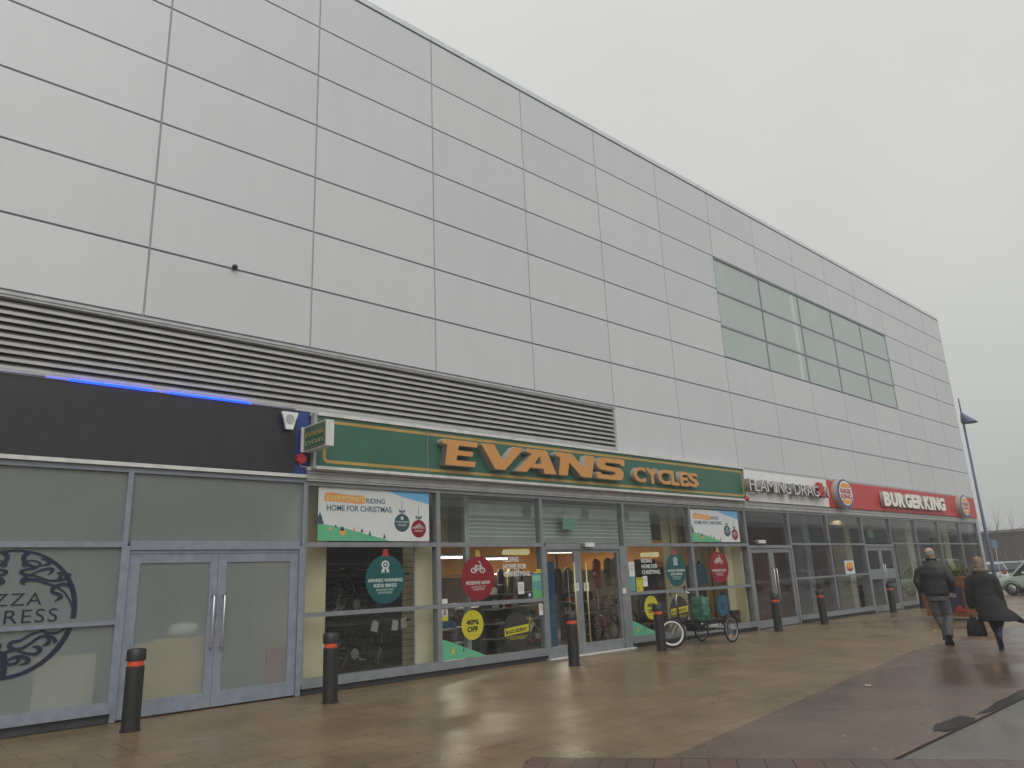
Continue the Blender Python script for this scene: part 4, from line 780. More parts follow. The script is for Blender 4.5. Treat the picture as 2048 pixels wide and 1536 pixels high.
# frosted roundel with scroll work on the left-hand window
c = at(17, 1224, .049); RX = at(154, 1210, .049).x - c.x; RZ = (at(30, 1097, .049).z - at(20, 1360, .049).z) / 2; cz = (at(30, 1097, .049).z + at(20, 1360, .049).z) / 2
t = thing('window_logo', 'round dark scrollwork logo with two lines of lettering on the frosted window', 'logo', (c.x, .049, cz - RZ))
def S(x, z): return (x * RX, RZ + z * RZ)
def Z(X, Y): return S((X / 5.12 - 17) / 137, (148 - Y / 5.12) / 131)
ring = []
for a0, a1 in ((-8, 200), (214, 346)):
    aa = [a0 + (a1 - a0) * k / 40 for k in range(41)]
    ring.append(([S(.965 * math.cos(R_(a)), .965 * math.sin(R_(a))) for a in aa], [.62 + .75 * abs(math.cos(R_(a))) ** 2 + (.35 if a > 214 else 0) * abs(math.sin(R_(a))) for a in aa]))
strokes(ring, .062 * RX, -.001, 'navy', t, 'ring')
sw = [
 ([(230, 128), (178, 160), (172, 200), (195, 240), (260, 275), (320, 280), (352, 255), (310, 228), (240, 216), (192, 232), (172, 262), (205, 286)], [1.0, 1.6, 1.6, 1.3, 1.0, .8, .7, .6, .5, .6, .9, .2]),
 ([(335, 192), (400, 212), (445, 235), (420, 260), (355, 272)], [.1, .8, 1.6, 1.0, .3]),
 ([(352, 260), (300, 295), (205, 312), (162, 335), (200, 362), (300, 376), (400, 412), (480, 435), (600, 428), (650, 400), (668, 360)], [.6, .9, .9, 1.3, 1.0, .8, .6, .7, 1.0, 1.4, 1.8]),
 ([(222, 472), (178, 436), (215, 390), (290, 352), (360, 322), (440, 305), (486, 318), (470, 346), (438, 374)], [.1, 1.3, .9, .6, .7, 1.0, 1.3, .8, .1]),
 ([(528, 350), (572, 366), (574, 398), (545, 432)], [.1, 1.4, 1.5, .5]),
 ([(190, 440), (230, 420), (340, 426), (430, 460), (540, 500), (640, 570), (700, 650), (735, 730)], [1.4, 1.3, 1.2, 1.0, .7, .6, .6, .4]),
 ([(535, 662), (575, 635), (605, 612), (570, 580), (512, 560), (508, 520), (545, 492), (620, 476), (690, 505), (748, 600)], [.1, .9, 1.4, 1.0, 1.2, 1.4, 1.2, 1.2, 1.0, 1.0]),
 ([(305, 930), (420, 938), (480, 975), (580, 990), (650, 968), (690, 930)], [.3, 1.0, .8, .8, .9, 1.0]), ([(478, 918), (560, 938), (655, 920)], [.2, .9, .2]),
 ([(450, 962), (340, 985), (240, 1040), (160, 1052), (138, 1085), (175, 1122), (260, 1122), (340, 1078), (420, 1025), (500, 1012), (572, 1040), (602, 1090)], [.3, .8, .8, 1.0, 1.5, 1.3, 1.0, .9, .9, 1.0, 1.1, 1.6]),
 ([(465, 1112), (518, 1092), (530, 1055), (490, 1022)], [.1, 1.4, 1.2, .4]), ([(180, 1125), (300, 1172), (400, 1190), (446, 1155), (420, 1122), (358, 1114)], [.5, .7, 1.0, 1.7, 1.2, .1]),
 ([(190, 1138), (110, 1152), (72, 1195), (90, 1245), (150, 1272), (222, 1266), (245, 1232), (215, 1212), (150, 1228), (98, 1262), (58, 1312), (72, 1350), (140, 1368)], [.5, 1.2, 1.6, 1.4, .9, 1.0, 1.2, .7, .6, 1.0, 1.6, 1.5, 1.2]),
 ([(112, 1245), (200, 1204), (282, 1208), (342, 1245), (318, 1274), (248, 1286)], [.6, .9, 1.2, 1.4, 1.0, .1])]
pth = [([Z(*p_) for p_ in pts], ws) for pts, ws in sw]
strokes(pth, .048 * RX, -.0035, 'navy', t, 'scrollwork')
strokes([([(-x, z) for x, z in pts], ws) for pts, ws in pth], .048 * RX, -.0035, 'navy', t, 'scrollwork')
def serif_line(body, x0, x1, z0, z1): 
    o = txt(body, S(x0, 0)[0], S(x1, 0)[0], S(0, z0)[1], S(0, z1)[1], -.001, 'navy', t, 'lettering', .002, -.004, 1.12)
serif_line('PIZZA', -.52, .46, .11, .30); serif_line('EXPRESS', -.76, .72, -.165, .045)
# ------------------------------------------------------------------ bollards
def make_bollard(loc, label, g):
    t = thing('bollard', label, 'bollard', loc, 0, g)
    autosmooth(MB().lathe([(.118, -.004), (.118, .012), (.106, .02), (.106, .735), (.100, .742)], 28).build('post', 'bollard', t))
    autosmooth(MB().lathe([(.090, .740), (.092, .744), (.092, .803), (.090, .806)], 28).build('reflective_band', 'band', t))
    autosmooth(MB().lathe([(.096, .802), (.112, .808), (.114, .818), (.112, .925), (.100, .942), (.05, .950), (.0, .951)], 28).build('cap', 'bollard', t))
    return t
BG = 'black bollards along the shopfronts'
B0 = None
for u, v, y, lab in ((260, 1461, -.86, 'nearest black bollard, in front of the frosted double doors'), (660, 1405, -1.05, 'black bollard in front of the window with the big teal bauble sticker'),
                     (1149, 1330, -1.12, 'black bollard in front of the sliding doors of the cycle shop'), (1324, 1299, -.95, 'black bollard that hides part of the white rimmed front wheel of the tricycle'),
                     (1557, 1258, -.75, 'black bollard in front of the doors under the white fascia'), (1649, 1243, -.7, 'black bollard before the dark red window between the two restaurant doors'),
                     (1786, 1217, -.45, 'black bollard in front of the burger restaurant doors'), (1846, 1208, -.5, 'farthest black bollard, beside the left arm of the man in the black jacket')):
    x = at(u, v, y).x
    if B0 is None: B0 = make_bollard((x, y, 0), lab, BG)
    else: b_ = dup(B0, (x, y, 0), random.uniform(0, 6), lab); b_.rotation_euler = (random.gauss(0, .01), random.gauss(0, .01), random.uniform(0, 6))

# ------------------------------------------------------------------ wheels, bicycles, tricycle
def wheel(parent, name, c, R, rim='alloy', tw=.024, rz=0.0, spokes=18, rimw=.012):
    e = thing(name, None, None, c); 
    o = MB().torus((0, 0, 0), R - tw, tw, 0, 40, 8).build(name, 'rubber', parent, True); bpy.data.objects.remove(e)
    o.location = c; o.rotation_euler = (0, 0, rz)
    MB().torus((0, 0, 0), R - 2 * tw - rimw * .6, rimw, 0, 40, 6).build('rim', rim, o, True)
    s = MB()
    for k in range(spokes):
        a = 2 * math.pi * k / spokes; s.tube([(.02 * math.cos(a + .6), .012 * (-1) ** k, .02 * math.sin(a + .6)), ((R - 2 * tw) * math.cos(a), 0, (R - 2 * tw) * math.sin(a))], .0022, 4)
    s.build('spokes', 'alloy', o)
    h = MB(); h.rings([[(.022 * q * math.cos(2 * math.pi * k / 12), y, .022 * q * math.sin(2 * math.pi * k / 12)) for k in range(12)] for y, q in ((-.045, .6), (-.03, 1), (.03, 1), (.045, .6))]); h.build('hub', 'alloy', o)
    return o
def bicycle(label, loc, rz, fm='blackm', R=.33, group='bicycles on show in the cycle shop'):
    t = thing('bicycle', label, 'bicycle', loc, rz, group); k = R / .33
    wheel(t, 'wheel', (-.52 * k, 0, R), R, 'blackm', .022, 0, 14); wheel(t, 'wheel', (.52 * k, 0, R), R, 'blackm', .022, .15, 14)
    f = MB(); A = lambda x, z, y=0: (x * k, y, z * k)
    for a, b, r in ((A(-.10, .30), A(-.18, .78), .018), (A(-.17, .74), A(.36, .80), .018), (A(-.10, .30), A(.37, .72), .02), (A(.35, .86), A(.40, .66), .021)): f.tube([a, b], r, 8)
    for s in (-.045, .045):
        f.tube([A(-.10, .30, s * .4), A(-.52, .33, s)], .009, 6); f.tube([A(-.17, .74, s * .3), A(-.52, .33, s)], .008, 6); f.tube([A(.40, .66, s * .6), A(.44, .55, s), A(.52, .33, s)], .012, 6)
    f.build('frame', fm, t, True)
    h = MB(); h.tube([A(.35, .86), A(.34, .95), A(.40, .97)], .013, 8); h.tube([A(.36, .99, -.30), A(.41, .97, -.12), A(.41, .97, .12), A(.36, .99, .30)], .012, 8); h.build('handlebar', 'blackm', t, True)
    s = MB(); s.tube([A(-.18, .78), A(-.20, .90)], .013, 8); s.loft([(-.20 * k, 0, .90 * k, .10, .05), (-.19 * k, 0, .93 * k, .13, .065), (-.21 * k, 0, .955 * k, .12, .055)], 14); s.build('saddle', 'blackm', t, True)
    c = MB(); c.rings([[(-.10 * k + .09 * q * math.cos(2 * math.pi * i / 20), y, .30 * k + .09 * q * math.sin(2 * math.pi * i / 20)) for i in range(20)] for y, q in ((-.05, 1), (-.045, 1))]); c.tube([A(-.10, .30, -.05), A(.02, .20, -.06)], .01, 6); c.tube([A(-.10, .30, .05), A(-.22, .40, .06)], .01, 6); c.box(-.02 * k, .06 * k, -.14, -.06, .185 * k, .205 * k); c.box(-.26 * k, -.18 * k, .06, .14, .39 * k, .41 * k); c.build('crankset', 'alloy', t)
    return t
tp = gnd(1347, 1297); ox, oy = tp.x, tp.y
t = thing('tricycle', 'black tricycle with white rimmed front wheel and green bag outside the cycle shop', 'tricycle', (ox, oy, 0))
wheel(t, 'front_wheel', (0, 0, .315), .315, 'rimw', .030, -.62, 24, .020)
ra = 1.52
rn, rfw = at(1466, 1286, oy - .42).x - ox, at(1404, 1283, oy + .36).x - ox
wheel(t, 'rear_wheel', (rn, -.42, .29), .29, 'alloy', .022, 0, 20, .012); wheel(t, 'rear_wheel', (rn - .05, .36, .29), .29, 'alloy', .022, 0, 20, .012)
f = MB(); hd = (.30, .02, .78)
f.tube([(hd[0] - .02, 0, .86), (hd[0] + .0, 0, .62)], .024, 10)
for s in (-.06, .06): f.tube([(.27, s * .5, .66), (.22, s, .52), (0 - s * .55, s * .8, .315)], .013, 8)
f.tube([(.29, 0, .66), (.45, 0, .50), (.74, 0, .33), (.9, 0, .30)], .022, 10); f.tube([(.29, 0, .60), (.62, 0, .40), (.80, 0, .36), (.86, 0, .62)], .016, 10)
f.tube([(.85, 0, .32), (rn, 0, .30)], .022, 10); f.tube([(rn, -.40, .29), (rn - .05, .34, .29)], .016, 8); f.tube([(.9, -.05, .28), (rn - .1, -.1, .29)], .008, 6)
for s in (-.30, .26): f.tube([(.88, s * .4, .34), (.98, s, .46), (rn + .2, s, .46)], .014, 8)
for s in (-.34, .30): f.tube([(rn - .02, s, .46), (rn - .02, s, .30)], .012, 6)
f.build('frame', 'blackm', t, True)
h = MB(); h.tube([(hd[0] - .02, 0, .84), (hd[0] - .045, 0, 1.0), (hd[0] - .01, 0, 1.10), (hd[0] + .05, .0, 1.14)], .014, 8); h.build('stem', 'steel', t, True)
h = MB(); h.tube([(hd[0] + .17, -.30, 1.12), (hd[0] + .06, -.22, 1.17), (hd[0] + .04, 0, 1.15), (hd[0] + .06, .22, 1.17), (hd[0] + .17, .30, 1.12)], .013, 8); h.build('handlebar', 'steel', t, True)
for s in (-1, 1): MB().tube([(hd[0] + .13, s * .27, 1.135), (hd[0] + .25, s * .345, 1.09)], .019, 8).build('grip', 'blackm', t, True)
q = MB(); q.tube([(hd[0] - .02, -.24, 1.165), (hd[0] - .05, -.25, 1.21), (hd[0] - .06, -.26, 1.24)], .008, 6); q.ball((hd[0] - .06, -.27, 1.27), (.05, .018, .045)); q.build('mirror', 'blackm', t, True)
pf = MB(); pf.box(.93, rn + .34, -.33, .29, .475, .50); pf.box(.93, rn + .34, -.345, -.331, .44, .53); pf.box(.93, rn + .34, .291, .305, .44, .53); pf.build('platform', 'blackm', t)
q = MB(); q.box(.70, .98, -.14, .14, .40, .47); q.box(.76, .98, -.16, .16, .30, .40); q.build('seat_base', 'blackm', t)
for s in (-.40, .345):
    q = MB()
    ar = [(rn + .335 * math.cos(a), s, .29 + .335 * math.sin(a)) for a in [R_(20 + 14 * k) for k in range(11)]]
    q.rings([[(p[0], p[1] - .03, p[2]), (p[0], p[1] + .03, p[2]), (p[0] + .0, p[1] + .03, p[2] + .006), (p[0], p[1] - .03, p[2] + .006)] for p in ar]); q.build('mudguard', 'blackm', t)
bgx = (at(1392, 1228, oy - .05).x + at(1417, 1228, oy - .05).x) / 2 - ox
q = MB(); rows = []
for z, rx, ry, cx in ((.50, .15, .17, -.01), (.54, .165, .20, -.005), (.70, .17, .215, 0), (.88, .165, .21, .01), (.99, .15, .19, .015), (1.035, .10, .14, .02)): rows.append((bgx + cx, -.02, z, rx, ry))
o = remeshed(MB().loft(rows, 24, 0, True, 3.2), 'bag', 'green', t, .02, 3, .02, 6)
lt = txt('EVANS', -.14, .14, .0, .09, 0, 'vinylw', t, 'lettering', .003, .02)
for v in lt.data.vertices: x, y, z = v.co; v.co = Vector((bgx + .02 + z * 1.0, -.238, .78 - x)) if False else Vector((bgx + .05 - .02 + z, -.243, .80 - x * 1.0))
q = MB(); q.ball((.93, -.17, .455), (.022, .022, .022)); q.build('reflector', 'vinylw', t, True)

# ------------------------------------------------------------------ shop contents
b1 = bicycle('dark bicycle among those crowded inside the cycle shop', (7.0, 1.0, .14), R_(8)); bicycle_spots = [(6.9, 1.6, .14, -10), (7.1, 1.15, .98, 14), (6.9, 1.6, .98, 170), (9.3, 2.4, .012, 60), (9.9, 2.8, .012, 75), (10.4, 3.4, .012, 80), (11.0, 4.4, .012, 100), (12.3, 4.8, .012, 70), (14.0, 2.3, .012, 62), (14.8, 2.6, .012, 75), (15.4, 1.9, .012, 20), (13.6, 3.6, .012, 85), (16.6, 3.2, .012, 95), (9.5, 4.6, .012, 90)]
for x, y, z, a in bicycle_spots: dup(b1, (x, y, z), R_(a))
br = bicycle('child bicycle with a red frame just inside the sliding doors', (14.35, 1.55, .012), R_(70), 'crimson', .26, None)
bl = bicycle('yellow framed bicycle behind the sliding doors', (12.5, 2.5, .012), R_(110), 'yellow', .30, None)
t = thing('display_shelf', 'tall dark stepped shelving filled with bicycles behind the teal bauble sticker', 'shelf', (7.0, 1.5, .013))
for z in (.08, .92, 1.75): q = MB(); q.box(-1.05, .95, -.75, .55, z, z + .04); q.build('shelf_board', 'shopdark', t)
for x in (-1.0, .9): q = MB(); q.box(x, x + .05, .5, .55, 0, 2.3); q.build('upright', 'shopdark', t)
q = MB()
for k in range(9): q.box(-1.0, .9, .551, .56, 1.05 + k * .12, 1.07 + k * .12)
q.build('back_slats', 'grey', t)
for k, (x, z) in enumerate(((6.55, 1.0), (6.98, 1.0), (7.42, 1.0))):
    g_ = at((738, 778, 796)[k], (1252, 1250, 1245)[k], .95)
    tg = tag(MB().box(-.08, .08, -.01, .01, -.09, .09).build('price_card', 'whitep'), 'white price card hanging on a bicycle in the dark display', 'price card', 'white price cards on the display bicycles'); tg.location = (g_.x, .75, g_.z); tg.rotation_euler = (.1, .25 - .2 * k, .3)
def tube_light(label, x, y, z, ln, m='lamp', rz=0.0, watt=42):
    t = thing('ceiling_light', label, 'lamp', (x, y, z), rz); q = MB(); q.box(-ln / 2, ln / 2, -.06, .06, .03, .09); q.build('housing', 'white_trim', t)
    q = MB(); q.tube([(-ln / 2 + .03, 0, 0), (ln / 2 - .03, 0, 0)], .02, 8); q.build('lamp_tube', m, t, True)
    q = MB(); [q.tube([(s * ln * .35, 0, .09), (s * ln * .35, 0, HZ - z + .004)], .006, 5) for s in (-1, 1)]; q.build('hanger', 'steel', t)
    ld = bpy.data.lights.new('lamp_glow', 'AREA'); ld.shape = 'RECTANGLE'; ld.size = ln; ld.size_y = .25; ld.energy = watt; ld.color = (1.0, .80, .55) if m == 'lampw' else (1.0, .86, .68)
    lo = bpy.data.objects.new('lamp_glow', ld); COL.objects.link(lo); lo.parent = t; lo.location = (0, 0, -.05)
g_ = at(902, 1115, 3.2); tube_light('bright white strip lamp left of the red bauble sticker', g_.x, 3.2, g_.z, 1.1)
g_ = at(983, 1118, 4.6); tube_light('dim strip lamp between the red bauble and the white slogan', g_.x, 4.6, g_.z, 1.2)
g_ = at(1122, 1108, 5.2); tube_light('strip lamp glowing over the clothes behind the left sliding door', g_.x, 5.2, g_.z + .05, 1.2)
g_ = at(1306, 1028, 2.0); tube_light('thin warm strip lamp high behind the window right of the doors', g_.x, 3.0, 3.1, 1.2, 'lampw', 0.0, 8)
g_ = at(1675, 1038, 1.6); tube_light('thin yellow strip lamp high inside the burger restaurant', g_.x, 1.6, g_.z - .02, 2.6, 'lampw', 0.0, 8)
tube_light('strip lamp over the bicycles deep inside the cycle shop', 16.8, 5.2, 2.95, 1.4); tube_light('strip lamp over the stepped shelving', 7.4, 3.0, 2.95, 1.2)
def rail(label, x, y, ln, rz, g):
    t = thing('clothes_rail', label, 'rail', (x, y, .013), rz); q = MB(); q.tube([(-ln / 2, 0, 1.75), (ln / 2, 0, 1.75)], .014, 8); q.build('bar', 'steel', t)
    for s in (-1, 1): q = MB(); q.tube([(s * ln / 2, 0, .02), (s * ln / 2, 0, 1.75)], .014, 8); q.tube([(s * ln / 2, -.25, .02), (s * ln / 2, .25, .02)], .014, 8); q.build('stand', 'steel', t)
def jersey(label, x, y, z, rz, m, m2=None, k=1.0, group=None):
    t = thing('hanging_jersey', label, 'clothes', (x, y, z), rz, group); q = MB()
    q.loft([(0, 0, -.72 * k, .24, .07), (0, 0, -.4 * k, .23, .085), (0, 0, -.16 * k, .25, .09), (0, 0, -.06 * k, .22, .07), (0, 0, 0, .09, .05)], 16)
    for s in (-1, 1): q.tube([(s * .18, 0, -.07 * k), (s * .29, .0, -.22 * k), (s * .33, .02, -.52 * k)], [.075, .07, .06], 10)
    remeshed(q, 'fabric', m, t, .022, 3, .012, 7, x); q = MB(); q.tube([(-.17, 0, -.03), (0, 0, .02), (.17, 0, -.03)], .008, 6); q.tube([(0, 0, .02), (0, 0, .08), (.03, 0, .10)], .005, 6); q.build('hanger', 'steel', t)
    if m2: q = MB(); q.loft([(0, 0, -.40 * k, .242, .096), (0, 0, -.32 * k, .25, .10)], 16, 0, False); q.build('stripe', m2, t)
rail('clothes rail with jerseys behind the right sliding door', 14.2, 2.05, 1.9, R_(20), None)
M['olive'] = mat('olive cloth', (.16, .16, .06), .8, 0, .2, 10); M['redc'] = mat('red cloth', (.30, .02, .025), .8, 0, .2, 10); M['beigec'] = mat('beige cloth', (.38, .31, .22), .8, 0, .2, 10); M['darkc'] = mat('dark cloth', (.03, .03, .035), .8, 0, .3, 10); M['bluec'] = mat('blue cloth', (.06, .19, .33), .7, 0, .3, 12); M['bluep'] = mat('blue banner', (.03, .11, .22), .5, 0, .1)
for u, v, y, m, m2, lab in ((1192, 1118, 1.8, 'redc', 'whitep', 'red jersey with white stripe hanging behind the right sliding door'), (1214, 1115, 2.0, 'olive', 'darkc', 'olive jersey beside the red jersey on the clothes rail'), (1226, 1116, 2.3, 'beigec', None, 'beige jersey at the right end of the clothes rail')):
    p_ = at(u, v, y); jersey(lab, p_.x, y, p_.z, R_(50), m, m2)
j0 = None
for k in range(9):
    p_ = at(1000 + k * 19, 1126, 4.2 + .1 * (k % 3)); 
    if k in (3, 4): continue
    j = thing('hanging_jersey', 'dark garment on the crowded rails at the back of the cycle shop', 'clothes', (p_.x, 4.2 + .1 * (k % 3), min(p_.z, 1.9)), R_(40 + 10 * (k % 4)), 'dark garments on the back rails')
    q = MB(); q.loft([(0, 0, -.75, .24, .08), (0, 0, -.4, .23, .09), (0, 0, -.1, .24, .09), (0, 0, 0, .1, .05)], 14); q.build('fabric', ['darkc', 'olive', 'darkc'][k % 3], j, True)
rail('long clothes rail of dark garments at the back of the cycle shop', 12.6, 4.3, 5.0, 0, None)
p0, p1 = at(1094, 1190, .9), at(1108, 1190, .9); t = thing('display_banner', 'tall blue banner just left inside the sliding doors', 'banner', ((p0.x + p1.x) / 2, .9, .013)); q = MB(); q.box(-.16, .16, 0, .02, .05, 1.95); q.build('sheet', 'bluep', t); q = MB(); q.box(-.2, .2, -.1, .12, 0, .05); q.build('foot', 'grey', t)
q = MB(); q.box(-.7, .7, -.3, .3, 0, .95); q.box(-.75, .75, -.34, .34, .951, .99, 1); o = q.build('counter', ['shopdark', 'grey']); o.location = (11.9, 3.2, .013); tag(o, 'dark sales counter seen through the left sliding door', 'counter')
def mannequin(label, u, v, y, m, legs='darkc', rz=0.0, full=False):
    p_ = at(u, v, y); t = thing('mannequin', label, 'mannequin', (p_.x, y, .013), rz); z0 = p_.z - .28 if not full else p_.z - .3
    q = MB(); q.loft([(0, 0, z0, .17, .11), (0, 0, z0 + .2, .16, .105), (0, 0, z0 + .42, .20, .12), (0, 0, z0 + .52, .17, .09), (0, 0, z0 + .57, .07, .06)], 18)
    for s in (-1, 1): q.tube([(s * .17, 0, z0 + .49), (s * .25, .01, z0 + .26), (s * .24, -.06, z0 + .0)], [.065, .055, .045], 10)
    remeshed(q, 'jacket', m, t, .02, 3, .012, 8, u)
    q = MB(); q.loft([(0, 0, z0 + .55, .055, .055), (0, 0, z0 + .62, .05, .05), (0, 0, z0 + .66, .03, .03)], 12); q.build('neck', 'shopdark', t, True)
    if legs:
        for s in (-1, 1): q = MB(); q.tube([(s * .09, 0, z0 + .02), (s * .10, .01, max(z0 - .42, .3)), (s * .10, 0, .05 if z0 > .8 else .02)], [.085, .06, .045], 12); q.build('leg', legs, t, True)
    q = MB(); q.lathe([(.16, 0), (.16, .015), (.02, .02), (.02, z0)], 20); q.build('stand', 'steel', t)
mannequin('mannequin in a blue jacket left of the narrow red bauble', 1400, 1150, .75, 'bluec'); mannequin('mannequin in a blue jacket at the right end of the cycle shop window', 1480, 1147, .75, 'bluec'); mannequin('low child mannequin in a dark blue jacket above the tricycle platform', 1447, 1212, .6, 'bluec', None)
for u, v, m, lab in ((1429, 1250, 'whitep', 'white box standing low in the window behind the tricycle'), (1448, 1250, 'whitep', 'second white box in the window, right of the first'), (1474, 1232, 'darkc', 'dark picture board at the right end of the cycle shop window')):
    p_ = at(u, v, .4); q = MB(); q.box(-.17, .17, 0, .12, 0, max(.3, p_.z + .12)); q.box(-.175, .175, -.005, .125, max(.3, p_.z + .12) + .001, max(.3, p_.z + .12) + .02); o = q.build('display_box', m); o.location = (p_.x, .4, .013); tag(o, lab, 'box')
for x, y, wd_, h_, rz, lab in ((9.6, 1.9, 1.3, .95, 30, 'dark low display unit behind the yellow disc'), (11.4, 2.2, .9, 1.3, 20, 'dark display unit behind the left sliding door'), (13.2, 3.0, 1.2, 1.35, 35, 'dark display unit behind the right sliding door'), (15.2, 3.1, 1.4, 1.2, 10, 'dark display unit behind the window right of the doors'), (16.5, 1.7, .8, .9, 25, 'dark low display unit behind the tricycle')):
    t = thing('display_unit', lab, 'display', (x, y, .013), R_(rz)); q = MB(); q.box(-wd_ / 2, wd_ / 2, -.25, .25, .0, .1); q.box(-wd_ / 2, wd_ / 2, .2, .25, .101, h_); q.build('carcass', 'shopdark', t)
    for k in range(int(h_ / .32)): MB().box(-wd_ / 2, wd_ / 2, -.22, .199, .3 + k * .32, .325 + k * .32).build('shelf', 'grey', t)
    for k in range(14):
        a = random.uniform(-wd_ / 2 + .08, wd_ / 2 - .08); zz = random.choice([.101] + [.326 + .32 * j for j in range(int(h_ / .32))]); hh = random.uniform(.1, .24); ww = random.uniform(.04, .08)
        b = tag(MB().box(-ww, ww, -.08, .08, 0, hh).box(-ww * .8, ww * .8, -.06, .06, hh, hh + .02).build('packed_box', random.choice(['darkc', 'shopdark', 'olive', 'redc', 'whitep', 'bluec', 'tan', 'shopdark'])), 'small packed box on a dark display unit inside the cycle shop', 'box', 'small boxes on the display units')
        b.location = Vector((x, y, .013)) + Matrix.Rotation(R_(rz), 3, 'Z') @ Vector((a, random.uniform(-.12, .08), zz)); b.rotation_euler = (0, 0, R_(rz))
# restaurant rooms
q = MB(); q.box(-3, 3, -.35, .35, 0, 1.05); q.box(-3.05, 3.05, -.4, .4, 1.051, 1.1, 1); o = q.build('counter', ['shopdark', 'beige']); o.location = (30, 4.6, .013); tag(o, 'long serving counter inside the burger restaurant', 'counter')
q = MB(); q.box(-.9, .9, 0, .15, 0, .75); o = q.build('menu_board', 'ink'); p_ = at(1680, 1050, .8); o.location = (p_.x, 1.1, 2.32); tag(o, 'black board hung inside the burger window under the yellow strip lamp', 'board')
def table_set(x, y, lab):
    t = thing('dining_table', lab, 'table', (x, y, .013)); q = MB(); q.box(-.35, .35, -.35, .35, .72, .75); q.build('table_top', 'wood', t); q = MB(); q.lathe([(.22, 0), (.22, .02), (.035, .03), (.035, .72)], 16); q.build('pedestal', 'steel', t)
table_set(31.0 - 3.4, 2.2, 'dining table left of the burger restaurant doors'); table_set(34.9, 2.0, 'dining table behind the wide burger window')
# tan boards and soft shapes behind the frosted glass
for x0_, x1_, z0_, z1_, y_, m, lab in ((2.75, 4.0, .05, .98, .22, 'tan', 'tan board leaning behind the left frosted door'), (4.95, 5.3, .05, .75, .24, 'redc', 'dim red shape behind the right frosted door'), (1.9, 2.6, .1, .95, .35, 'beige', 'pale board behind the frosted window beside the doors')):
    q = MB(); q.box(-(x1_ - x0_) / 2, (x1_ - x0_) / 2, 0, .04, 0, z1_ - z0_); q.box(-(x1_ - x0_) / 2, (x1_ - x0_) / 2, .041, .09, 0, .06); o = q.build('stored_board', m); o.location = ((x0_ + x1_) / 2, y_, .013); tag(o, lab, 'board')
o = tag(MB().ball((0, 0, 0), (.24, .15, .11)).build('white_bag', 'whitep', None, True), 'white bag lying on top of the tan board behind the frosted door', 'bag'); o.location = (3.75, .42, 1.08); 
q = MB(); q.box(-.4, .4, -.15, .15, 0, .96); o = q.build('storage_box', 'tan'); o.location = (3.7, .45, .013); tag(o, 'storage box under the white bag behind the frosted door', 'box')
# ------------------------------------------------------------------ planter, plant, lamp post
g = gnd(1912, 1241); 
t = thing('planter', 'orange timber planter with purple panel and red triangle behind the man', 'planter', (g.x + .55, g.y, 0), R_(-10))
PW, PD, PH = 1.36, 1.1, 1.12
q = MB()
for k in range(7):
    z = .10 + k * .146
    q.box(-PD / 2, PD / 2, -PW / 2, -PW / 2 + .04, z, z + .14); q.box(-PD / 2, PD / 2, PW / 2 - .04, PW / 2, z, z + .14); q.box(-PD / 2, -PD / 2 + .04, -PW / 2 + .041, PW / 2 - .041, z, z + .14); q.box(PD / 2 - .04, PD / 2, -PW / 2 + .041, PW / 2 - .041, z, z + .14)
q.box(-PD / 2 - .03, PD / 2 + .03, -PW / 2 - .03, PW / 2 + .03, PH, PH + .05); q.box(-PD / 2 + .05, PD / 2 - .05, -PW / 2 + .05, PW / 2 - .05, .1, PH - .06)
q.build('box', 'wood', t)
q = MB(); q.box(-PD / 2 - .02, -PD / 2 - .001, -.42, .08, .22, .92); pn_ = q.build('panel', 'purple', t)
lt = txt('FIRE', -.13, .13, 0, .10, 0, 'whitep', t, 'lettering', .004, .02)
for v in lt.data.vertices: x, y, z = v.co; v.co = Vector((-PD / 2 - .026, -.12 - x, .62 + z))
q = MB(); q.add([(-PD / 2 - .03, -.12, .24), (-PD / 2 - .03, -.46, .24), (-PD / 2 - .03, -.29, .44), (-PD / 2 - .022, -.12, .24), (-PD / 2 - .022, -.46, .24), (-PD / 2 - .022, -.29, .44)], [(0, 1, 2), (5, 4, 3), (0, 3, 4, 1), (1, 4, 5, 2), (2, 5, 3, 0)]); q.build('red_triangle', 'red', t)
for k in range(7): q = MB(); q.ball((-PD / 2 - .01, -.52 - .012 * k, 1.02 - k * .14), (.025, .025, .025), 0, 8, 6); q.build('stud', 'steel', t, True)
for sx in (-1, 1):
    for sy in (-1, 1): wheel(t, 'castor', (sx * .4, sy * .5, .07), .07, 'alloy', .02, R_(90), 6)
t2 = thing('planter_shrub', 'yellow green spiky leafed shrub growing in the orange timber planter', 'plant', (g.x + .55, g.y, PH - .06))
q = MB()
def blade(q, base, d, ln, w_, droop):
    d = Vector(d).normalized(); side = d.cross(Vector((0, 0, 1))).normalized(); vs = []; n = 6; p = Vector(base)
    for i in range(n + 1):
        s_ = i / n; pp = p + d * ln * s_ + Vector((0, 0, -droop * s_ * s_ * ln)); ww = w_ * (1 - s_) ** .7; vs += [pp + side * ww, pp - side * ww]
    q.add(vs, [(2 * i, 2 * i + 1, 2 * i + 3, 2 * i + 2) for i in range(n)])
rng = random.Random(4)
for k in range(70):
    a = rng.uniform(0, 6.28); e_ = rng.uniform(.35, 1.45); blade(q, (rng.uniform(-.1, .1), -.12 + rng.uniform(-.1, .1), 0), (math.cos(a) * math.cos(e_), math.sin(a) * math.cos(e_), math.sin(e_)), rng.uniform(.45, .85), .028, rng.uniform(.1, .5))
q.build('spiky_leaves', 'leafy', t2)
q = MB()
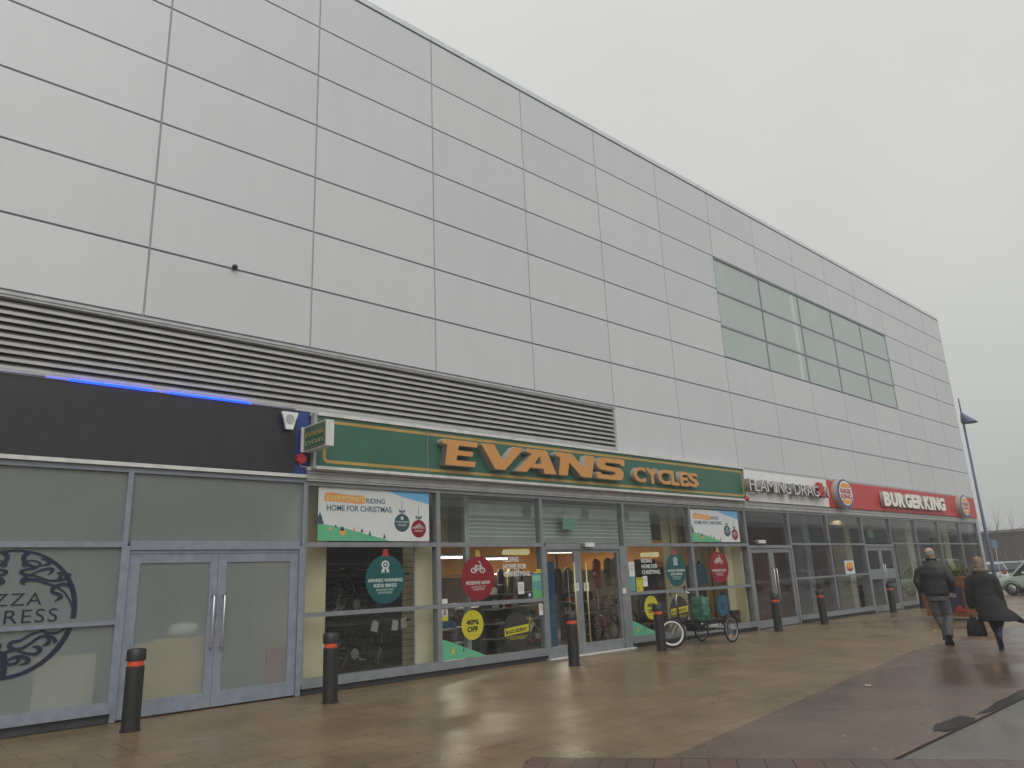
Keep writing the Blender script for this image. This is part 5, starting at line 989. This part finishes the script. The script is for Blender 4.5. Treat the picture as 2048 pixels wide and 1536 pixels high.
for k in range(420):
    c = Vector((rng.gauss(0, .24), rng.gauss(-.1, .30), abs(rng.gauss(.10, .10)))); n = Vector((rng.gauss(0, 1), rng.gauss(0, 1), rng.gauss(.4, 1))).normalized(); a = n.orthogonal().normalized() * rng.uniform(.03, .06); b = n.cross(a).normalized() * rng.uniform(.02, .035)
    q.add([c - a, c + b, c + a, c - b], [(0, 1, 2, 3)])
q.build('low_leaves', 'leafd', t2)
def far(u, v, rng_):
    d = ray(u, v); h = Vector((d.x, d.y)).length; return CAM + d * (rng_ / h)
LR = 44.0
pb = far(1989, 1150, LR); top = far(1930, 838, LR).z
t = thing('lamp_post', 'tall thin blue lamp post with a conical head beyond the building corner', 'lamp post', (pb.x, pb.y, 0))
MB().tube([(0, 0, 0), (0, 0, 1.2), (0, 0, top - .1)], [.10, .085, .05], 12).build('pole', 'navypole', t, True)
hd_ = MB(); hd_.loft([(.25, -.45, top - .16, .02, .62) if False else (.12, -.28, top - .22, .36, .36), (.10, -.22, top - .14, .35, .35), (.02, -.05, top + .22, .12, .12), (0, 0, top + .36, .05, .05)], 20); hd_.build('lamp_head', 'navypole', t, True)
MB().tube([(0, 0, top + .3), (0, 0, far(1917, 797, LR).z)], .035, 8).build('finial', 'navypole', t, True)

# ------------------------------------------------------------------ cars
def cpaint(n, c): M[n] = mat(n, c, .22, .1, .05, 1.0, coat=.6)
for n, c in (('paint_mint', (.42, .55, .45)), ('paint_silver', (.36, .38, .40)), ('paint_dark', (.03, .032, .04)), ('paint_blue', (.03, .05, .12)), ('paint_red', (.22, .015, .02)), ('paint_white', (.6, .6, .6))): cpaint(n, c)
M['carglass'] = mat('car glass', (.02, .025, .028), .05, 0, .05, spec=.7); M['tail'] = mat('tail lamp', (.35, .01, .01), .2); M['headl'] = mat('head lamp', (.7, .7, .72), .15); M['plate'] = mat('number plate', (.6, .55, .2), .5)
def car(label, loc, rz, paint, group=None, ln=4.2, wd=1.76, ht=1.46):
    t = thing('parked_car', label, 'car', loc, rz, group); hw = wd / 2; k = ln / 4.2
    prof = [(-2.1, .34, .60), (-2.08, .55, .92), (-1.98, .82, .97), (-1.62, .92, 1.0), (-1.0, .95, 1.0), (0, .96, 1.0), (.75, .95, 1.0), (1.45, .86, .98), (1.88, .74, .93), (2.06, .58, .82), (2.1, .36, .55)]
    q = MB(); rs = []
    for x, top_, wf in prof:
        y = hw * (.80 + .20 * wf) * (wf if wf < .9 else 1); bot = .22 + (.06 if abs(x) > 1.9 else 0)
        rs.append([(x * k, -y * .90, bot), (x * k, y * .90, bot), (x * k, y, bot + .16), (x * k, y, top_ * .72), (x * k, y * .95, top_ - .04), (x * k, y * .80, top_), (x * k, -y * .80, top_), (x * k, -y * .95, top_ - .04), (x * k, -y, top_ * .72), (x * k, -y, bot + .16)])
    q.rings(rs); body = q.build('body', paint, t, True); autosmooth(body, 50)
    m_ = body.modifiers.new('s', 'SUBSURF'); m_.levels = m_.render_levels = 1
    gp = [(-1.86, .93, .90), (-1.42, 1.30, .80), (-.9, ht - .02, .74), (-.1, ht, .73), (.5, ht - .06, .74), (1.22, .90, .88)]
    def cabin(inset, name, m, z_lo=.86, parent=t, cut=None):
        q = MB(); rs = []
        for x, z, w_ in gp:
            y = hw * w_ - inset; yb_ = hw * .93 - inset; zz = max(z - inset, z_lo + .01); rs.append([(x * k, -yb_, z_lo), (x * k, yb_, z_lo), (x * k, y, zz - .05), (x * k, y * .88, zz), (x * k, -y * .88, zz), (x * k, -y, zz - .05)])
        q.rings(rs); return q.build(name, m, parent, True)
    autosmooth(cabin(.0, 'window_glass', 'carglass'), 35)
    rf = MB(); rs = []
    for x, z, w_ in ((-1.36, 1.345, .795), (-.9, ht + .0, .745), (-.1, ht + .022, .735), (.45, ht - .035, .742), (.58, ht - .10, .75)):
        y = hw * w_ * .92; rs.append([(x * k, -y, z - .035), (x * k, y, z - .035), (x * k, y * .9, z + .012), (x * k, -y * .9, z + .012)])
    rf.rings(rs); autosmooth(rf.build('roof', paint, t), 40)
    pil = MB()
    for s in (-1, 1):
        for (xa, za, xb, zb, r) in ((1.22, .90, .50, ht - .08, .035), (-.05, .93, -.10, ht - .03, .04), (-1.05, .93, -1.0, ht - .06, .04), (-1.80, .93, -1.36, 1.34, .05), (.50, ht - .07, -.9, ht - .03, .03)):
            f_ = lambda z: hw * (.93 - (z - .86) / (ht - .86) * .19) - .0
            pil.tube([(xa * k, s * (f_(za)), za), (xb * k, s * (f_(zb) - .02), zb)], r, 6)
    pil.build('pillar', paint, t)
    for x in (-1.30, 1.32):
        for s in (-1, 1):
            w_ = MB().torus((0, 0, 0), .225, .088, 0, 28, 8).build('wheel', 'rubber', t, True); w_.location = (x * k, s * (hw - .08), .31)
            d = MB(); d.rings([[(.175 * math.cos(a * math.pi / 10) * q_, y, .175 * math.sin(a * math.pi / 10) * q_) for a in range(20)] for y, q_ in ((s * .02, 1), (s * .06, 1), (s * .075, .3))]); d.build('rim', 'alloy', w_, True)
            ar = MB(); ar.torus((x * k, s * (hw - .02), .31), .335, .022, 0, 16, 6, math.pi, 0); ar.build('wheel_arch', 'ink', t, True)
    for s in (-1, 1):
        MB().ball((1.96 * k, s * hw * .64, .66), (.14, .18, .075)).build('headlight', 'headl', t, True); MB().ball((-2.02 * k, s * hw * .70, .78), (.08, .15, .10)).build('tail_light', 'tail', t, True)
        MB().ball((.78 * k, s * (hw + .08), .98), (.07, .09, .06)).build('wing_mirror', paint, t, True)
        h = MB(); [h.box(x * k - .08, x * k + .08, s * hw - .012, s * hw + .012, .80, .82) for x in (.15, -.85)]; h.build('door_handle', 'alloy', t)
    q = MB(); q.box(2.09 * k, 2.12 * k, -.26, .26, .40, .50); q.box(-2.12 * k, -2.09 * k, -.26, .26, .55, .65); q.build('number_plate', 'plate', t)
    return t
def on_x(u, v, x): d = ray(u, v); return CAM + d * ((x - CAM.x) / d.x)
p_ = on_x(1984, 1150, 40.5); car('pale green and silver car parked nearest beyond the building corner', (40.5, p_.y - 2.3, 0), R_(92), 'paint_mint', None, 4.4, 1.82, 1.74)
cB = None
for i, (x, u, rz, pnt, lab) in enumerate(((60, 1975, 20, 'paint_silver', 'silver car parked far beyond the lamp post'), (62, 2012, 15, 'paint_dark', 'dark car in the far row behind the pale green car'), (66, 1996, 100, 'paint_white', 'white car roof in the far row of the car park'), (63, 2047, 10, 'paint_blue', 'dark blue car at the end of the far row'))):
    p_ = on_x(u, 1110, x); car(lab, (x, p_.y, 0), R_(rz), pnt)
for i, (x, y, rz, pnt, lab) in enumerate(((44, -20, 93, 'paint_red', 'red car in the car park mirrored in the dark red window'), (52, -20.5, 88, 'paint_dark', 'black car mirrored in the burger restaurant window'), (60, -20, -90, 'paint_white', 'white car mirrored beside the burger doors'), (68, -20.3, 91, 'paint_silver', 'silver car mirrored in the far restaurant glass'), (80, -20, 90, 'paint_blue', 'blue car mirrored at the far end of the restaurant glass'), (94, -20, -88, 'paint_white', 'second white car mirrored at the far end of the glass'), (34, -19.5, 90, 'paint_dark', 'black car mirrored in the sliding doors'))): car(lab, (x, y, 0), R_(rz), pnt)

# ------------------------------------------------------------------ far sheds and bare trees
def shed(name, label, x0, x1, y0, y1, h, wall, roof, rise=.8, band=None):
    t = thing(name, label, 'building', ((x0 + x1) / 2, (y0 + y1) / 2, 0)); a, b = (x1 - x0) / 2, (y1 - y0) / 2
    q = MB(); q.box(-a, a, -b, b, -.01, h); q.build('wall', wall, t)
    q = MB(); q.add([(-a - .3, -b - .3, h + .01), (a + .3, -b - .3, h + .01), (a + .3, b + .3, h + .01), (-a - .3, b + .3, h + .01), (-a + 2, 0, h + rise), (a - 2, 0, h + rise)], [(0, 1, 5, 4), (1, 2, 5), (2, 3, 4, 5), (3, 0, 4), (3, 2, 1, 0)]); q.build('roof', roof, t)
    if band: q = MB(); [q.box(-a + 4 + i * 8, -a + 8 + i * 8, b + .01, b + .06, .4, 3.0) for i in range(int((x1 - x0 - 8) // 8))]; q.build('window', 'carglass', t)
p0, p1 = on_x(1952, 1090, 92), on_x(2075, 1090, 92); hz_ = on_x(2000, 1058, 92).z
shed('far_shed', 'low dark brown shed with a flat roofline behind the far cars', 92, 104, p1.y - 30, p0.y + 14, hz_ - .4, 'brown', 'brown', .5)
shed('far_shed', 'long red brick retail shed mirrored in the shop windows', 20, 130, -75, -58, 9.0, 'redbrick', 'grey', 2.5, True); shed('far_shed', 'grey retail shed mirrored at the far end of the glass', 140, 260, -80, -60, 9.5, 'grey', 'grey', 2.0, True)
def bare_tree(label, loc, h, seed, group=None):
    r = random.Random(seed); t = thing('bare_tree', label, 'tree', loc, 0, group); tr_ = MB(); cr = MB()
    def grow(mb, p, d, ln, rad, depth):
        q0 = p; path = [p]; dd = d.copy(); rr = [rad]
        for i in range(3):
            dd = (dd + Vector((r.gauss(0, .13), r.gauss(0, .13), r.gauss(.05, .08)))).normalized(); q0 = q0 + dd * ln / 3; path.append(q0); rr.append(rad * (1 - .16 * (i + 1)))
        mb.tube(path, rr, 5 if depth < 3 else 3, 0, False)
        if depth >= 5: return
        for k in range(r.choice((2, 3, 3)) if depth else 4):
            ax = Vector((r.gauss(0, 1), r.gauss(0, 1), r.gauss(0, .4))).normalized(); nd = (dd + ax * r.uniform(.45, .85)).normalized(); nd.z = abs(nd.z) * .7 + .15
            grow(cr, path[r.choice((2, 3, 3))], nd.normalized(), ln * r.uniform(.6, .8), rr[-1] * .62, depth + 1)
    grow(tr_, Vector((0, 0, -.05)), Vector((0, 0, 1)), h * .30, h * .024, 0)
    tr_.build('trunk', 'bark', t, True); cr.build('crown', 'bark', t, True)
for u, vt, x, sd_, lab in ((1977, 985, 74, 3, 'bare tree right behind the lamp post'), (2008, 975, 80, 11, 'bare forked tree above the far brown shed'), (2044, 1000, 78, 21, 'bare tree at the far right edge of the car park')):
    p_ = on_x(u, 1100, x); z_ = on_x(u, vt, x).z; bare_tree(lab, (x, p_.y, 0), z_ * 1.05, sd_)
for x, y, sd_ in ((70, -34, 5), (96, -36, 6), (52, -38, 8)): bare_tree('bare tree mirrored in the restaurant windows', (x, y, 0), 8.5, sd_, 'bare trees mirrored in the glass')
p_ = on_x(1988, 1086, 58); t = thing('car_park_sign', 'small pale blue sign on a post among the far cars', 'sign', (58, p_.y, 0)); q = MB(); q.box(-.02, .02, -.16, .16, p_.z - .3, p_.z + .2); q.build('panel', 'blueobj', t); MB().tube([(.05, 0, 0), (.05, 0, p_.z + .15)], .03, 8).build('post', 'steel', t)
# litter
for u, v, rot, lab in ((1870, 1262, .4, 'crumpled pale wrapper on the wet paving behind the man'), (1868, 1290, 1.2, 'flat white scrap lying in the puddle near the man'), (1738, 1372, 2.0, 'thin pale leaf on the block paving')):
    g = gnd(u, v); q = MB(); n = 5
    vs = [(.09 * (i / n - .5), .05 * (j / n - .5), .012 + .03 * abs(noise.noise((i * .7 + u, j * .9, 0)))) for i in range(n + 1) for j in range(n + 1)]
    q.add(vs, [(i * (n + 1) + j, (i + 1) * (n + 1) + j, (i + 1) * (n + 1) + j + 1, i * (n + 1) + j + 1) for i in range(n) for j in range(n)]); o = q.build('litter_scrap', 'whitep'); o.location = (g.x, g.y, -.006); o.rotation_euler = (0, 0, rot); tag(o, lab, 'litter')

# ------------------------------------------------------------------ people
def head(q, c, k=1.0, turn=0.0):
    """head grown onto a mesh: skull, jaw, nose, ears, brow; faces +y before turning"""
    c = Vector(c); ca, sa = math.cos(turn), math.sin(turn)
    def P(x, y, z): return (c.x + (x * ca - y * sa) * k, c.y + (x * sa + y * ca) * k, c.z + z * k)
    def bl(x, y, z, rx, ry, rz): 
        m = MB(); m.ball((0, 0, 0), (rx, ry, rz), 0, 14, 10); q.add([P(x + v[0], y + v[1], z + v[2]) for v in m.v], m.f)
    bl(0, -.012, .035, .078, .098, .088); bl(0, .015, -.035, .062, .075, .085); bl(0, .04, -.085, .040, .040, .030)
    bl(0, .098, -.012, .013, .018, .026); bl(0, .075, .03, .05, .02, .014); bl(0, .082, -.058, .026, .012, .012)
    for s in (-1, 1): bl(s * .080, -.005, -.008, .010, .022, .033)
    return P
def face(t, P, k=1.0):
    for s in (-1, 1):
        e_ = MB(); m = MB(); m.ball((0, 0, 0), (.011, .008, .007), 0, 8, 6); e_.add([P(s * .031 + v[0], .086 + v[1], .008 + v[2]) for v in m.v], m.f); e_.build('eye', 'ink', t, True)
    m = MB(); m.ball((0, 0, 0), (.022, .006, .005), 0, 10, 6); e_ = MB(); e_.add([P(v[0], .094 + v[1], -.058 + v[2]) for v in m.v], m.f); e_.build('mouth', 'red', t, True)
def hand(q, wrist, fwd, palm_n, k=1.0, side=1, curl=1.0):
    """palm, four unequal bent fingers and a thumb"""
    f = Vector(fwd).normalized(); n = Vector(palm_n).normalized(); a = f.cross(n).normalized() * side; w_ = Vector(wrist)
    q.tube([w_ - f * .03, w_ + f * .03, w_ + f * .085], [.026 * k, .034 * k, .034 * k], 10, 0, True, [(1, .62)] * 3 if abs(n.z) > .5 else [(.62, 1)] * 3)
    for i, (o_, ln) in enumerate(((-.030, .070), (-.010, .080), (.010, .074), (.029, .058))):
        b = w_ + f * .085 + a * o_; p1 = b + f * ln * .45 + n * .012 * curl; p2 = p1 + (f * .45 + n * .9 * curl).normalized() * ln * .35; p3 = p2 + (n * 1.0 - f * .5 * curl).normalized() * ln * .28
        q.tube([b - f * .02, b, p1, p2, p3], [.010, .0095, .009, .0085, .007], 7)
    tb = w_ + f * .025 - a * .032; q.tube([tb + a * .01, tb - a * .018 + f * .025 + n * .01, tb - a * .012 + f * .055 + n * .03, tb - a * .0 + f * .07 + n * .045], [.013, .012, .010, .008], 7)
# man in the black jacket, walking away, hands in pockets
g = gnd(1899, 1289); Hm = 1.86
t = thing('person', 'balding man in a black jacket and grey trousers walking away with hands in pockets', 'person', (g.x, g.y, 0), R_(-80)); s = Hm / 1.80
S3 = lambda *p: tuple(a * s for a in p)
dx = -.055                                   # the trunk leans a little left of the planted foot
q = MB(); q.tube([S3(dx, -.01, 1.30), S3(dx, .0, 1.47), S3(dx, .015, 1.56), S3(dx, .03, 1.64)], [.10 * s, .075 * s, .06 * s, .058 * s], 14)
P = head(q, S3(dx, .045, 1.685), s, R_(-28))
for sd_ in (-1, 1):
    wr = S3(dx + sd_ * .235, .05, .97); q.tube([S3(dx + sd_ * .17, 0, 1.42), S3(dx + sd_ * .265, -.06, 1.17), wr], [.05 * s, .04 * s, .03 * s], 10); q.tube([S3(dx, 0, 1.38), S3(dx + sd_ * .17, 0, 1.42)], .05 * s, 10)
    hand(q, wr, (-sd_ * .25, .25, -1), (-sd_, .1, 0), s, sd_, .5)
q.loft([(dx * s, 0, .95 * s, .12, .08), (dx * s, 0, 1.2 * s, .12, .08), (dx * s, 0, 1.36 * s, .14, .08)], 14)
remeshed(q, 'body', 'skin', t, .0075, 3); face(t, P)
# grey fringe of hair round the back and sides
hm = MB(); rows = []
for i in range(7):
    z = -.055 + i * .018; rows.append([P((.0835 - .002 * abs(i - 3)) * math.sin(a), -.012 - (.101 - .0015 * abs(i - 3)) * math.cos(a), z + .012 * abs(math.sin(a))) for a in [R_(-98 + 196 * k / 24) for k in range(25)]])
vs = [p for r in rows for p in r]; hm.add(vs, [(i * 25 + k, i * 25 + k + 1, (i + 1) * 25 + k + 1, (i + 1) * 25 + k) for i in range(6) for k in range(24)]); ho = hm.build('hair', 'hairg', t, True); so_ = ho.modifiers.new('t', 'SOLIDIFY'); so_.thickness = .007; so_.offset = 0
q = MB(); X_ = dx * s
q.loft([(X_, -.005, .90 * s, .215 * s, .155 * s), (X_, -.005, .95 * s, .225 * s, .165 * s), (X_, 0, 1.05 * s, .235 * s, .165 * s), (X_, 0, 1.20 * s, .24 * s, .16 * s), (X_, -.015, 1.34 * s, .245 * s, .155 * s), (X_, -.02, 1.43 * s, .215 * s, .13 * s), (X_, -.01, 1.50 * s, .14 * s, .10 * s), (X_, .0, 1.545 * s, .082 * s, .078 * s), (X_, .005, 1.585 * s, .074 * s, .074 * s)], 28, 0, True, 2.5)
for sd_ in (-1, 1): q.tube([S3(dx + sd_ * .15, -.01, 1.43), S3(dx + sd_ * .235, -.025, 1.34), S3(dx + sd_ * .295, -.065, 1.16), S3(dx + sd_ * .275, -.01, 1.04), S3(dx + sd_ * .215, .09, .965)], [.085 * s, .088 * s, .075 * s, .066 * s, .055 * s], 14)
remeshed(q, 'jacket', 'jacket', t, .014, 5, .008, 5.5)
q = MB(); q.tube([S3(dx - .075, .078, 1.56), S3(dx - .08, .0, 1.585), S3(dx - .05, -.06, 1.595), S3(dx + .05, -.06, 1.595), S3(dx + .08, .0, 1.585), S3(dx + .075, .078, 1.56)], .016 * s, 8); q.build('collar', 'jacket', t, True)
q = MB(); q.loft([(X_, -.01, .80 * s, .185 * s, .145 * s), (X_, -.01, .92 * s, .19 * s, .14 * s), (X_, 0, 1.02 * s, .18 * s, .13 * s)], 22)
q.tube([S3(dx - .085, 0, .86), S3(dx - .06, .05, .50), S3(-.03, .01, .28), S3(-.025, -.02, .075)], [.108 * s, .085 * s, .072 * s, .070 * s], 16)
q.tube([S3(dx + .09, 0, .86), S3(dx + .115, .06, .52), S3(.055, -.12, .30), S3(.06, -.21, .16)], [.108 * s, .085 * s, .072 * s, .070 * s], 16)
remeshed(q, 'trousers', 'trouser', t, .013, 4, .010, 9, 5)
def shoe(t, heel, d, m='shoe', k=1.0, up=(0, 0, 1)):
    h = Vector(heel); f = Vector(d).normalized(); u_ = Vector(up); r_ = f.cross(u_).normalized(); u_ = r_.cross(f).normalized(); q = MB()
    rs = []
    for y, w_, hgt in ((-.075, .022, .06), (-.06, .036, .085), (.0, .040, .085), (.06, .042, .068), (.12, .048, .05), (.17, .042, .042), (.20, .022, .03)):
        c = h + f * y * k; rs.append([c + r_ * w_ * k * math.cos(a) + u_ * (max(math.sin(a), -.0) * hgt * k) for a in [2 * math.pi * i / 14 for i in range(14)]])
    q.rings(rs)
    for y0_, y1_, w_ in ((-.075, .205, .044),): pass
    q.build('shoe', m, t, True)
shoe(t, S3(-.025, -.01, .004), (.05, 1, 0)); shoe(t, S3(.06, -.235, .13), (.05, .62, -.78), up=(0, .8, .6))
# woman in the long black coat, bag in her left hand
g = gnd(2003, 1299); Hw = 1.64; s = Hw / 1.66
t = thing('person', 'woman in long black coat blown sideways, walking away with a dark bag', 'person', (g.x, g.y, 0), R_(-80))
dx = -.10
q = MB(); q.tube([S3(dx, -.01, 1.20), S3(dx, .0, 1.36), S3(dx, .012, 1.42), S3(dx, .02, 1.50)], [.09 * s, .065 * s, .05 * s, .05 * s], 14); P = head(q, S3(dx, .03, 1.545), .93 * s, R_(-10))
q.loft([(dx * s, 0, .85 * s, .11, .08), (dx * s, 0, 1.1 * s, .11, .08), (dx * s, 0, 1.28 * s, .12, .07)], 14)
wl_ = Vector(S3(dx - .235, .02, .70)); wr_ = Vector(S3(dx + .275, .0, .74))
for sd_, wr in ((-1, wl_), (1, wr_)):
    q.tube([S3(dx, 0, 1.27), S3(dx + sd_ * .155, 0, 1.29)], .045 * s, 10); q.tube([S3(dx + sd_ * .155, 0, 1.29), S3(dx + sd_ * .225, -.03, 1.0), tuple(wr)], [.042 * s, .035 * s, .024 * s], 10); hand(q, wr, (0, .08, -1), (-sd_, 0, 0), .9, sd_, 1.0)
remeshed(q, 'body', 'skin', t, .007, 3); face(t, P)
hm = MB(); m = MB(); m.ball((0, 0, 0), (.090, .108, .100), 0, 18, 12)
hm.add([P(v[0] * (1 + .05 * noise.noise(Vector(v) * 30)), -.020 + v[1], .032 + v[2]) for v in m.v if True], m.f); m = MB(); m.ball((0, 0, 0), (.080, .055, .085), 0, 16, 10); hm.add([P(v[0], -.065 + v[1], -.045 + v[2]) for v in m.v], m.f)
remeshed(hm, 'hair', 'hairb', t, .011, 2, .010, 26)
q = MB(); X_ = dx * s
rows = []
for z, rx, ry, cx, cy in ((.50, .30, .20, .17, -.06), (.56, .295, .20, .145, -.05), (.66, .275, .19, .10, -.035), (.80, .25, .175, .055, -.02), (.95, .225, .16, .02, -.01), (1.08, .215, .15, .005, -.005), (1.20, .225, .15, 0, -.01), (1.29, .20, .13, 0, -.015), (1.36, .13, .10, 0, -.01), (1.395, .085, .08, 0, 0)): rows.append((X_ + cx * s, cy * s, z * s, rx * s, ry * s))
q.loft(rows, 28, 0, True, 2.3)
q.tube([S3(dx + .22, -.06, .72), S3(dx + .38, -.08, .60), S3(dx + .49, -.09, .52), S3(dx + .56, -.09, .47)], [.09 * s, .08 * s, .06 * s, .03 * s], 12, 0, True, [(1, .55)] * 4)
for sd_, wr in ((-1, wl_), (1, wr_)): q.tube([S3(dx + sd_ * .13, -.01, 1.29), S3(dx + sd_ * .20, -.02, 1.22), S3(dx + sd_ * .245, -.035, 1.0), S3(dx + sd_ * .26, -.01, .86), tuple(wr + Vector((0, 0, .03)))], [.08 * s, .085 * s, .072 * s, .062 * s, .055 * s], 14)
remeshed(q, 'coat', 'coat', t, .014, 5, .009, 4, 9)
q = MB(); q.tube([S3(dx - .08, .09, 1.365), S3(dx - .11, .0, 1.40), S3(dx - .05, -.085, 1.415), S3(dx + .05, -.085, 1.415), S3(dx + .11, 0, 1.40), S3(dx + .08, .09, 1.365), S3(dx - .02, .11, 1.35)], [.035, .04, .042, .042, .04, .035, .03], 10); remeshed(q, 'scarf', 'scarf', t, .012, 2, .010, 20)
q = MB(); q.tube([S3(dx + .02, 0, .72), S3(-.04, .03, .45), S3(-.005, .0, .30)], [.095 * s, .078 * s, .062 * s], 14); q.tube([S3(dx + .14, 0, .72), S3(.06, .03, .48), S3(.03, -.10, .36)], [.095 * s, .075 * s, .058 * s], 14); remeshed(q, 'trousers', 'darkc', t, .013, 3, .008, 9)
for (a, b, c, dr, u_) in ((S3(-.005, 0, .33), S3(.0, -.005, .15), S3(.0, -.01, .0), (.05, 1, 0), (0, 0, 1)), (S3(.03, -.09, .39), S3(.04, -.24, .27), S3(.042, -.33, .20), (0, .35, -.94), (0, .94, .35))):
    q = MB(); q.tube([a, b, tuple(Vector(c) + Vector(u_) * .05)], [.058, .048, .042], 12); h = Vector(c); f = Vector(dr).normalized(); u2 = Vector(u_); r_ = f.cross(u2).normalized()
    q.rings([[h + f * y + r_ * w_ * math.cos(x) + u2 * max(math.sin(x), -.05) * hg for x in [2 * math.pi * i / 12 for i in range(12)]] for y, w_, hg in ((-.065, .02, .06), (-.05, .034, .08), (.02, .037, .075), (.09, .042, .05), (.15, .036, .04), (.18, .018, .028))])
    remeshed(q, 'boot', 'boot', t, .009, 2)
tb = thing('handbag', 'dark upright handbag held in the left hand of the woman in the long coat', 'bag', t.matrix_basis @ Vector((wl_.x - .0, wl_.y + .0, wl_.z - .47)), R_(-80))
q = MB(); q.loft([(0, 0, .0, .155, .06), (0, 0, .02, .165, .068), (0, 0, .16, .155, .06), (0, 0, .27, .125, .04), (0, 0, .285, .12, .03)], 24, 0, True, 3.5); autosmooth(q.build('bag_body', 'coat', tb), 40)
q = MB(); q.tube([(-.075, 0, .28), (-.06, 0, .36), (-.02, 0, .385), (.02, 0, .385), (.06, 0, .36), (.075, 0, .28)], .008, 8); q.build('handle', 'blackm', tb, True)

# ------------------------------------------------------------------ thin haze, added also to lift the dark tones
M['haze'], t_, o_ = new_mat('haze'); pv = t_.nodes.new('ShaderNodeVolumePrincipled'); t_.links.new(pv.outputs[0], o_.inputs['Volume'])
pv.inputs['Color'].default_value = (0.93, 0.94, 0.95, 1); pv.inputs['Density'].default_value = 0.0026; pv.inputs['Anisotropy'].default_value = 0.0
hz_o = MB().box(-410, 910, -510, 510, -1.2, 16.0).build('haze', 'haze', None, False, 'stuff'); hz_o['label'] = 'thin pale haze over the whole place, added also to lift dark tones'
